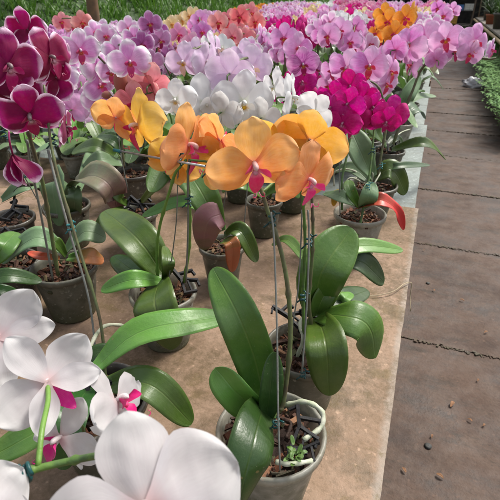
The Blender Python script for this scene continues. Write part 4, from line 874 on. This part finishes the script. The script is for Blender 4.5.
# shrubs on top of the bank
for k,(u,v,d_) in enumerate([(5,-6,8),(45,-8,9),(75,-4,8.5),(180,-8,10),(215,-6,11),(250,-6,12),(120,-10,9.5)]):
    q=Pd(u,v,d_); o=empty('shrub',(q.x,q.y,bankh(q.x,q.y)-.05),'dark leafy shrub on the crest of the grass bank','shrub','shrubs on the crest of the bank'); r=random.Random(k); m=MB()
    for _ in range(7): leafclump(m,Vector((r.uniform(-.7,.7),r.uniform(-.7,.7),r.uniform(.1,1.0))),.4,190,.14,r,strap=k%2==0)
    add('crown',m.mesh('crown',M_fold if k%3 else M_fern,uv=False),o); s=MB()
    for a in range(4): s.tube([(0,0,0),(math.cos(a*1.6)*.3,math.sin(a*1.6)*.3,.7)],.015,6)
    add('trunk',s.mesh('trunk',M_trunk),o)
# fern verge on the right
m=MB(); r=random.Random(31)
for _ in range(2300):
    x=.86+1.0*r.random()**1.3; y=5.0+12*r.random()**1.4; 
    c=Vector((x,y,0)); hh=r.uniform(.2,.40)*(.9 if x<.95 else 1.4)
    for f in range(4):
        a=r.random()*6.28; d_=Vector((math.cos(a)*.55,math.sin(a)*.55,1)).normalized(); ax=spline([c,c+d_*hh*.6,c+d_*hh*.8+Vector((math.cos(a),math.sin(a),.1))*hh*.5],4)
        for i in range(2,len(ax)):
            t=(ax[i]-ax[i-1]).normalized(); sd=t.cross(Vector((0,0,1))); sd=sd.normalized() if sd.length>.05 else Vector((1,0,0))
            for sg in (-1,1): blade(m,ax[i],(sd*sg+t*.5).normalized(),hh*.30*(1.25-i/len(ax)),.009+hh*.022,.25,n=2)
tag(add('fern_verge',m.mesh('fern_verge',M_fern,uv=False)),'bright green ferny ground cover beside the walkway','ferns',kind='stuff')
# second bench on the right
rb=empty('plant_bench',(1.4,11,0),'grey plank bench with a pale wooden rail along the right of the walkway','bench'); ro=rb.location
for k in range(3): b=MB(); b.box((1.13+k*.235,12.2,.60),(.23,12.4,.03)); add('board',b.mesh('board',M_kerb,smooth=False,org=ro),rb)
b=MB(); b.tube([(.965,6.1,.56),(.96,12,.565),(.97,18.3,.56)],.028,8); add('rail',b.mesh('rail',stone('pale_wood',(.42,.30,.17),(.35,.25,.14),(.25,.2,.12),9),org=ro),rb)
for k in range(8):
    for x in (1.04,1.66): b=MB(); b.box((x,6.4+k*1.6,.285),(.06,.06,.585)); add('leg',b.mesh('leg',M_wood,smooth=False,org=ro),rb)
b=MB(); b.tube([(.96,8.3,.0),(.93,7.5,.5)],.02,6); add('brace',b.mesh('brace',M_wood,org=ro),rb)
M_terra=plain('terracotta',(.40,.12,.06),(.33,.11,.06),20,.7); M_bpl=POTM[2]
def potplant(x,y,z,rp,hp,mt,rad_,zc,n,mat,label,strap=True,flow=None):
    o=empty('potted_plant',(x,y,z),label,'potted plant'); m=MB(); m.lathe([(.001,.0),(rp*.75,0),(rp*.96,hp*.85),(rp*1.08,hp*.86),(rp*1.08,hp),(rp*.95,hp),(rp*.9,hp*.88),(.001,hp*.86)],20); add('pot',m.mesh('pot',mt),o)
    r=random.Random(int(x*37+y*11)); m=MB()
    for k in range(n): a=r.random()*6.28; tl=r.uniform(.2,1.2); d_=Vector((math.cos(a)*tl,math.sin(a)*tl,1)).normalized(); blade(m,Vector((0,0,hp*.9)),d_,rad_*r.uniform(.6,1.3),.03,r.uniform(.1,.7),n=5)
    leafclump(m,Vector((0,0,hp+zc)),rad_*.6,n*2,.14,r,strap=strap); add('foliage',m.mesh('foliage',mat,uv=False),o)
    if flow:
        m=MB()
        for k in range(7): m.lathe([(.001,.02),(.03,.01),(.02,-.02),(.001,-.02)],7,(r.uniform(-.2,.2),r.uniform(-.2,.2),hp+r.uniform(.05,.5)))
        add('flowers',m.mesh('flowers',plain('yellow_flower',flow)),o)
    return o
zb=.617
potplant(1.16,12.1,zb,.15,.30,M_bpl,.40,.35,60,M_fern,'leafy plant in a black bucket on the right-hand bench')
potplant(1.12,14.0,zb,.12,.22,M_terra,.5,.35,50,M_fold,'strap-leaved plant in a terracotta pot behind the black bucket')
potplant(1.38,10.9,zb,.12,.22,M_bpl,.45,.35,55,M_fern,'broad-leaved bush with yellow flowers on the right-hand bench',strap=False,flow=(.7,.45,.05))
potplant(1.26,9.5,zb,.10,.16,M_terra,.22,.12,40,M_fold,'small plant in a terracotta pot at the right frame edge',flow=(.75,.25,.02))
potplant(1.60,13.2,zb,.14,.25,M_bpl,.55,.45,70,M_fern,'tall green plant at the rear of the right-hand bench',strap=False)
potplant(1.2,16.2,zb,.12,.25,M_bpl,.55,.45,70,M_fold,'dark arching plant at the far end of the right-hand bench')
for k,(x,y,h,mt) in enumerate([(3.2,15,4.5,M_fold),(2.6,19,5,M_fold),(4.2,21,5,M_fern),(2.4,11.5,3.0,M_fold)]):
    tree(x,y,h,.08,1.5,mt,['leafy tree to the right behind the second bench','dark tree beyond the end of the second bench','pale green tree farthest right in the distance','low leafy tree close behind the second bench'][k],None,n=12)
for k,(x,y) in enumerate([(2.2,9.4),(2.3,13.2),(2.0,16.0),(2.5,18),(1.9,18.6)]):
    o=empty('shrub',(x,y,0),'dense green shrub behind the right-hand bench','shrub','shrubs behind the right-hand bench'); r=random.Random(k+50); m=MB()
    for _ in range(8): leafclump(m,Vector((r.uniform(-.5,.5),r.uniform(-.5,.5),r.uniform(.3,1.6))),.35,170,.14,r,strap=k%2==0)
    add('crown',m.mesh('crown',M_fold if k%2 else M_fern,uv=False),o)
# shed at the far end
M_shed=plain('shed_timber',(.06,.05,.045),(.03,.027,.025),6,.85); sh=empty('storage_shed',(.6,22,0),'dark open storage shed closing the far end of the walkway','shed'); so=sh.location
b=MB(); b.box((.6,25.9,1.5),(9,.12,3)); b.box((-3.85,24,1.5),(.12,3.7,3)); b.box((5.05,24,1.5),(.12,3.7,3)); add('wall',b.mesh('wall',M_shed,smooth=False,org=so),sh)
b=MB(); b.box((.6,23.8,3.1),(9.6,4.6,.1)); add('roof',b.mesh('roof',M_rust,smooth=False,org=so),sh)
for x in (-3.8,-1.6,.2,2.4,5.0): b=MB(); b.box((x,21.9,1.5),(.12,.12,3.05)); add('post',b.mesh('post',M_shed,smooth=False,org=so),sh)
rk=empty('storage_rack',(.55,19.2,0),'dark rack holding coloured goods in front of the shed','rack'); b=MB()
for x in (.15,.95):
    for yy in (19.0,19.5): b.box((x,yy,.75),(.04,.04,1.5))
add('frame',b.mesh('frame',M_rust,smooth=False,org=rk.location),rk)
for z in (.35,.78,1.15): b=MB(); b.box((.55,19.25,z),(.86,.52,.025)); add('shelf',b.mesh('shelf',M_shed,smooth=False,org=rk.location),rk)
def crate(x,y,z,d,col,label):
    o=empty('crate',(x,y,z),label,'crate'); m=MB(); t=.012; X,Y,Z=d
    m.box((0,0,t/2),(X,Y,t))
    for k in range(3):
        zz=.02+(k+.5)*(Z-.02)/3
        for sx in (-1,1): m.box((sx*(X/2-t/2),0,zz),(t,Y,Z/3*.8)); m.box((0,sx*(Y/2-t/2),zz),(X-2*t-.002,t,Z/3*.8))
    for sx in (-1,1):
        for sy_ in (-1,1): m.box((sx*(X/2+.004),sy_*(Y/2+.004),Z/2),(.02,.02,Z))
    add('body',m.mesh('body',plain('crate_'+label[:6],col,rough=.5),smooth=False),o)
crate(.42,19.2,.795,(.36,.34,.17),(.08,.2,.45),'blue plastic crate on the upper shelf of the rack'); crate(.78,19.2,.795,(.25,.3,.2),(.7,.68,.62),'white crate on the upper shelf of the rack')
crate(.5,19.2,1.165,(.4,.34,.14),(.5,.08,.04),'red crate on top of the rack'); crate(.35,19.2,.365,(.24,.3,.26),(.6,.33,.06),'amber crate on the lower shelf of the rack')
ld=empty('ladder',(1.35,19.6,0),'thin dark ladder leaning beside the rack','ladder'); 
for sg in (-.2,.2): b=MB(); b.tube([(sg,-.45,0),(sg,.35,2.4)],.022,6); add('rail',b.mesh('rail',M_wood),ld)
for k in range(7): b=MB(); t=(k+1)/8; b.tube([(-.2,-.45+.8*t,2.4*t),(.2,-.45+.8*t,2.4*t)],.015,6); add('rung',b.mesh('rung',M_wood),ld)
# far tree line
for k,(x,y) in enumerate([(-16,34),(-10,36),(-5,34),(0,36),(5,35),(9,30),(-13,28)]):
    tree(x,y,7,.2,3.2,M_fold,'tall dark tree in the distant tree line','trees in the distant tree line',n=14)
# =================================================================== LIGHT
w=bpy.data.worlds.new('World'); sc.world=w; w.use_nodes=True; nt=w.node_tree; bg=nt.nodes['Background']
sky=nt.nodes.new('ShaderNodeTexSky'); sky.sky_type='NISHITA'; sky.sun_disc=False; SE,SA=56,35   # sun from front right (azimuth measured from +Y to +X)
sky.sun_elevation=rad(SE); sky.sun_rotation=rad(SA); sky.air_density=1.2; sky.dust_density=3.5; sky.ozone_density=1.0
hs=nt.nodes.new('ShaderNodeHueSaturation'); hs.inputs['Saturation'].default_value=.35; nt.links.new(sky.outputs[0],hs.inputs['Color']); nt.links.new(hs.outputs[0],bg.inputs[0]); bg.inputs[1].default_value=.12
sd=bpy.data.lights.new('sun','SUN'); sd.energy=2.5; sd.angle=rad(15); sd.color=(1,.95,.88); so_=bpy.data.objects.new('sun',sd); COL.objects.link(so_)
dv=Vector((math.sin(rad(SA))*math.cos(rad(SE)),math.cos(rad(SA))*math.cos(rad(SE)),math.sin(rad(SE)))); so_.rotation_euler=dv.to_track_quat('Z','Y').to_euler(); so_.location=(2,2,6)
vs=sc.view_settings; vs.view_transform='Standard'; vs.look='None'; vs.gamma=1; vs.use_curve_mapping=False; vs.exposure=.98
sc.cycles.use_denoising=True; sc.cycles.max_bounces=7; sc.cycles.transparent_max_bounces=8
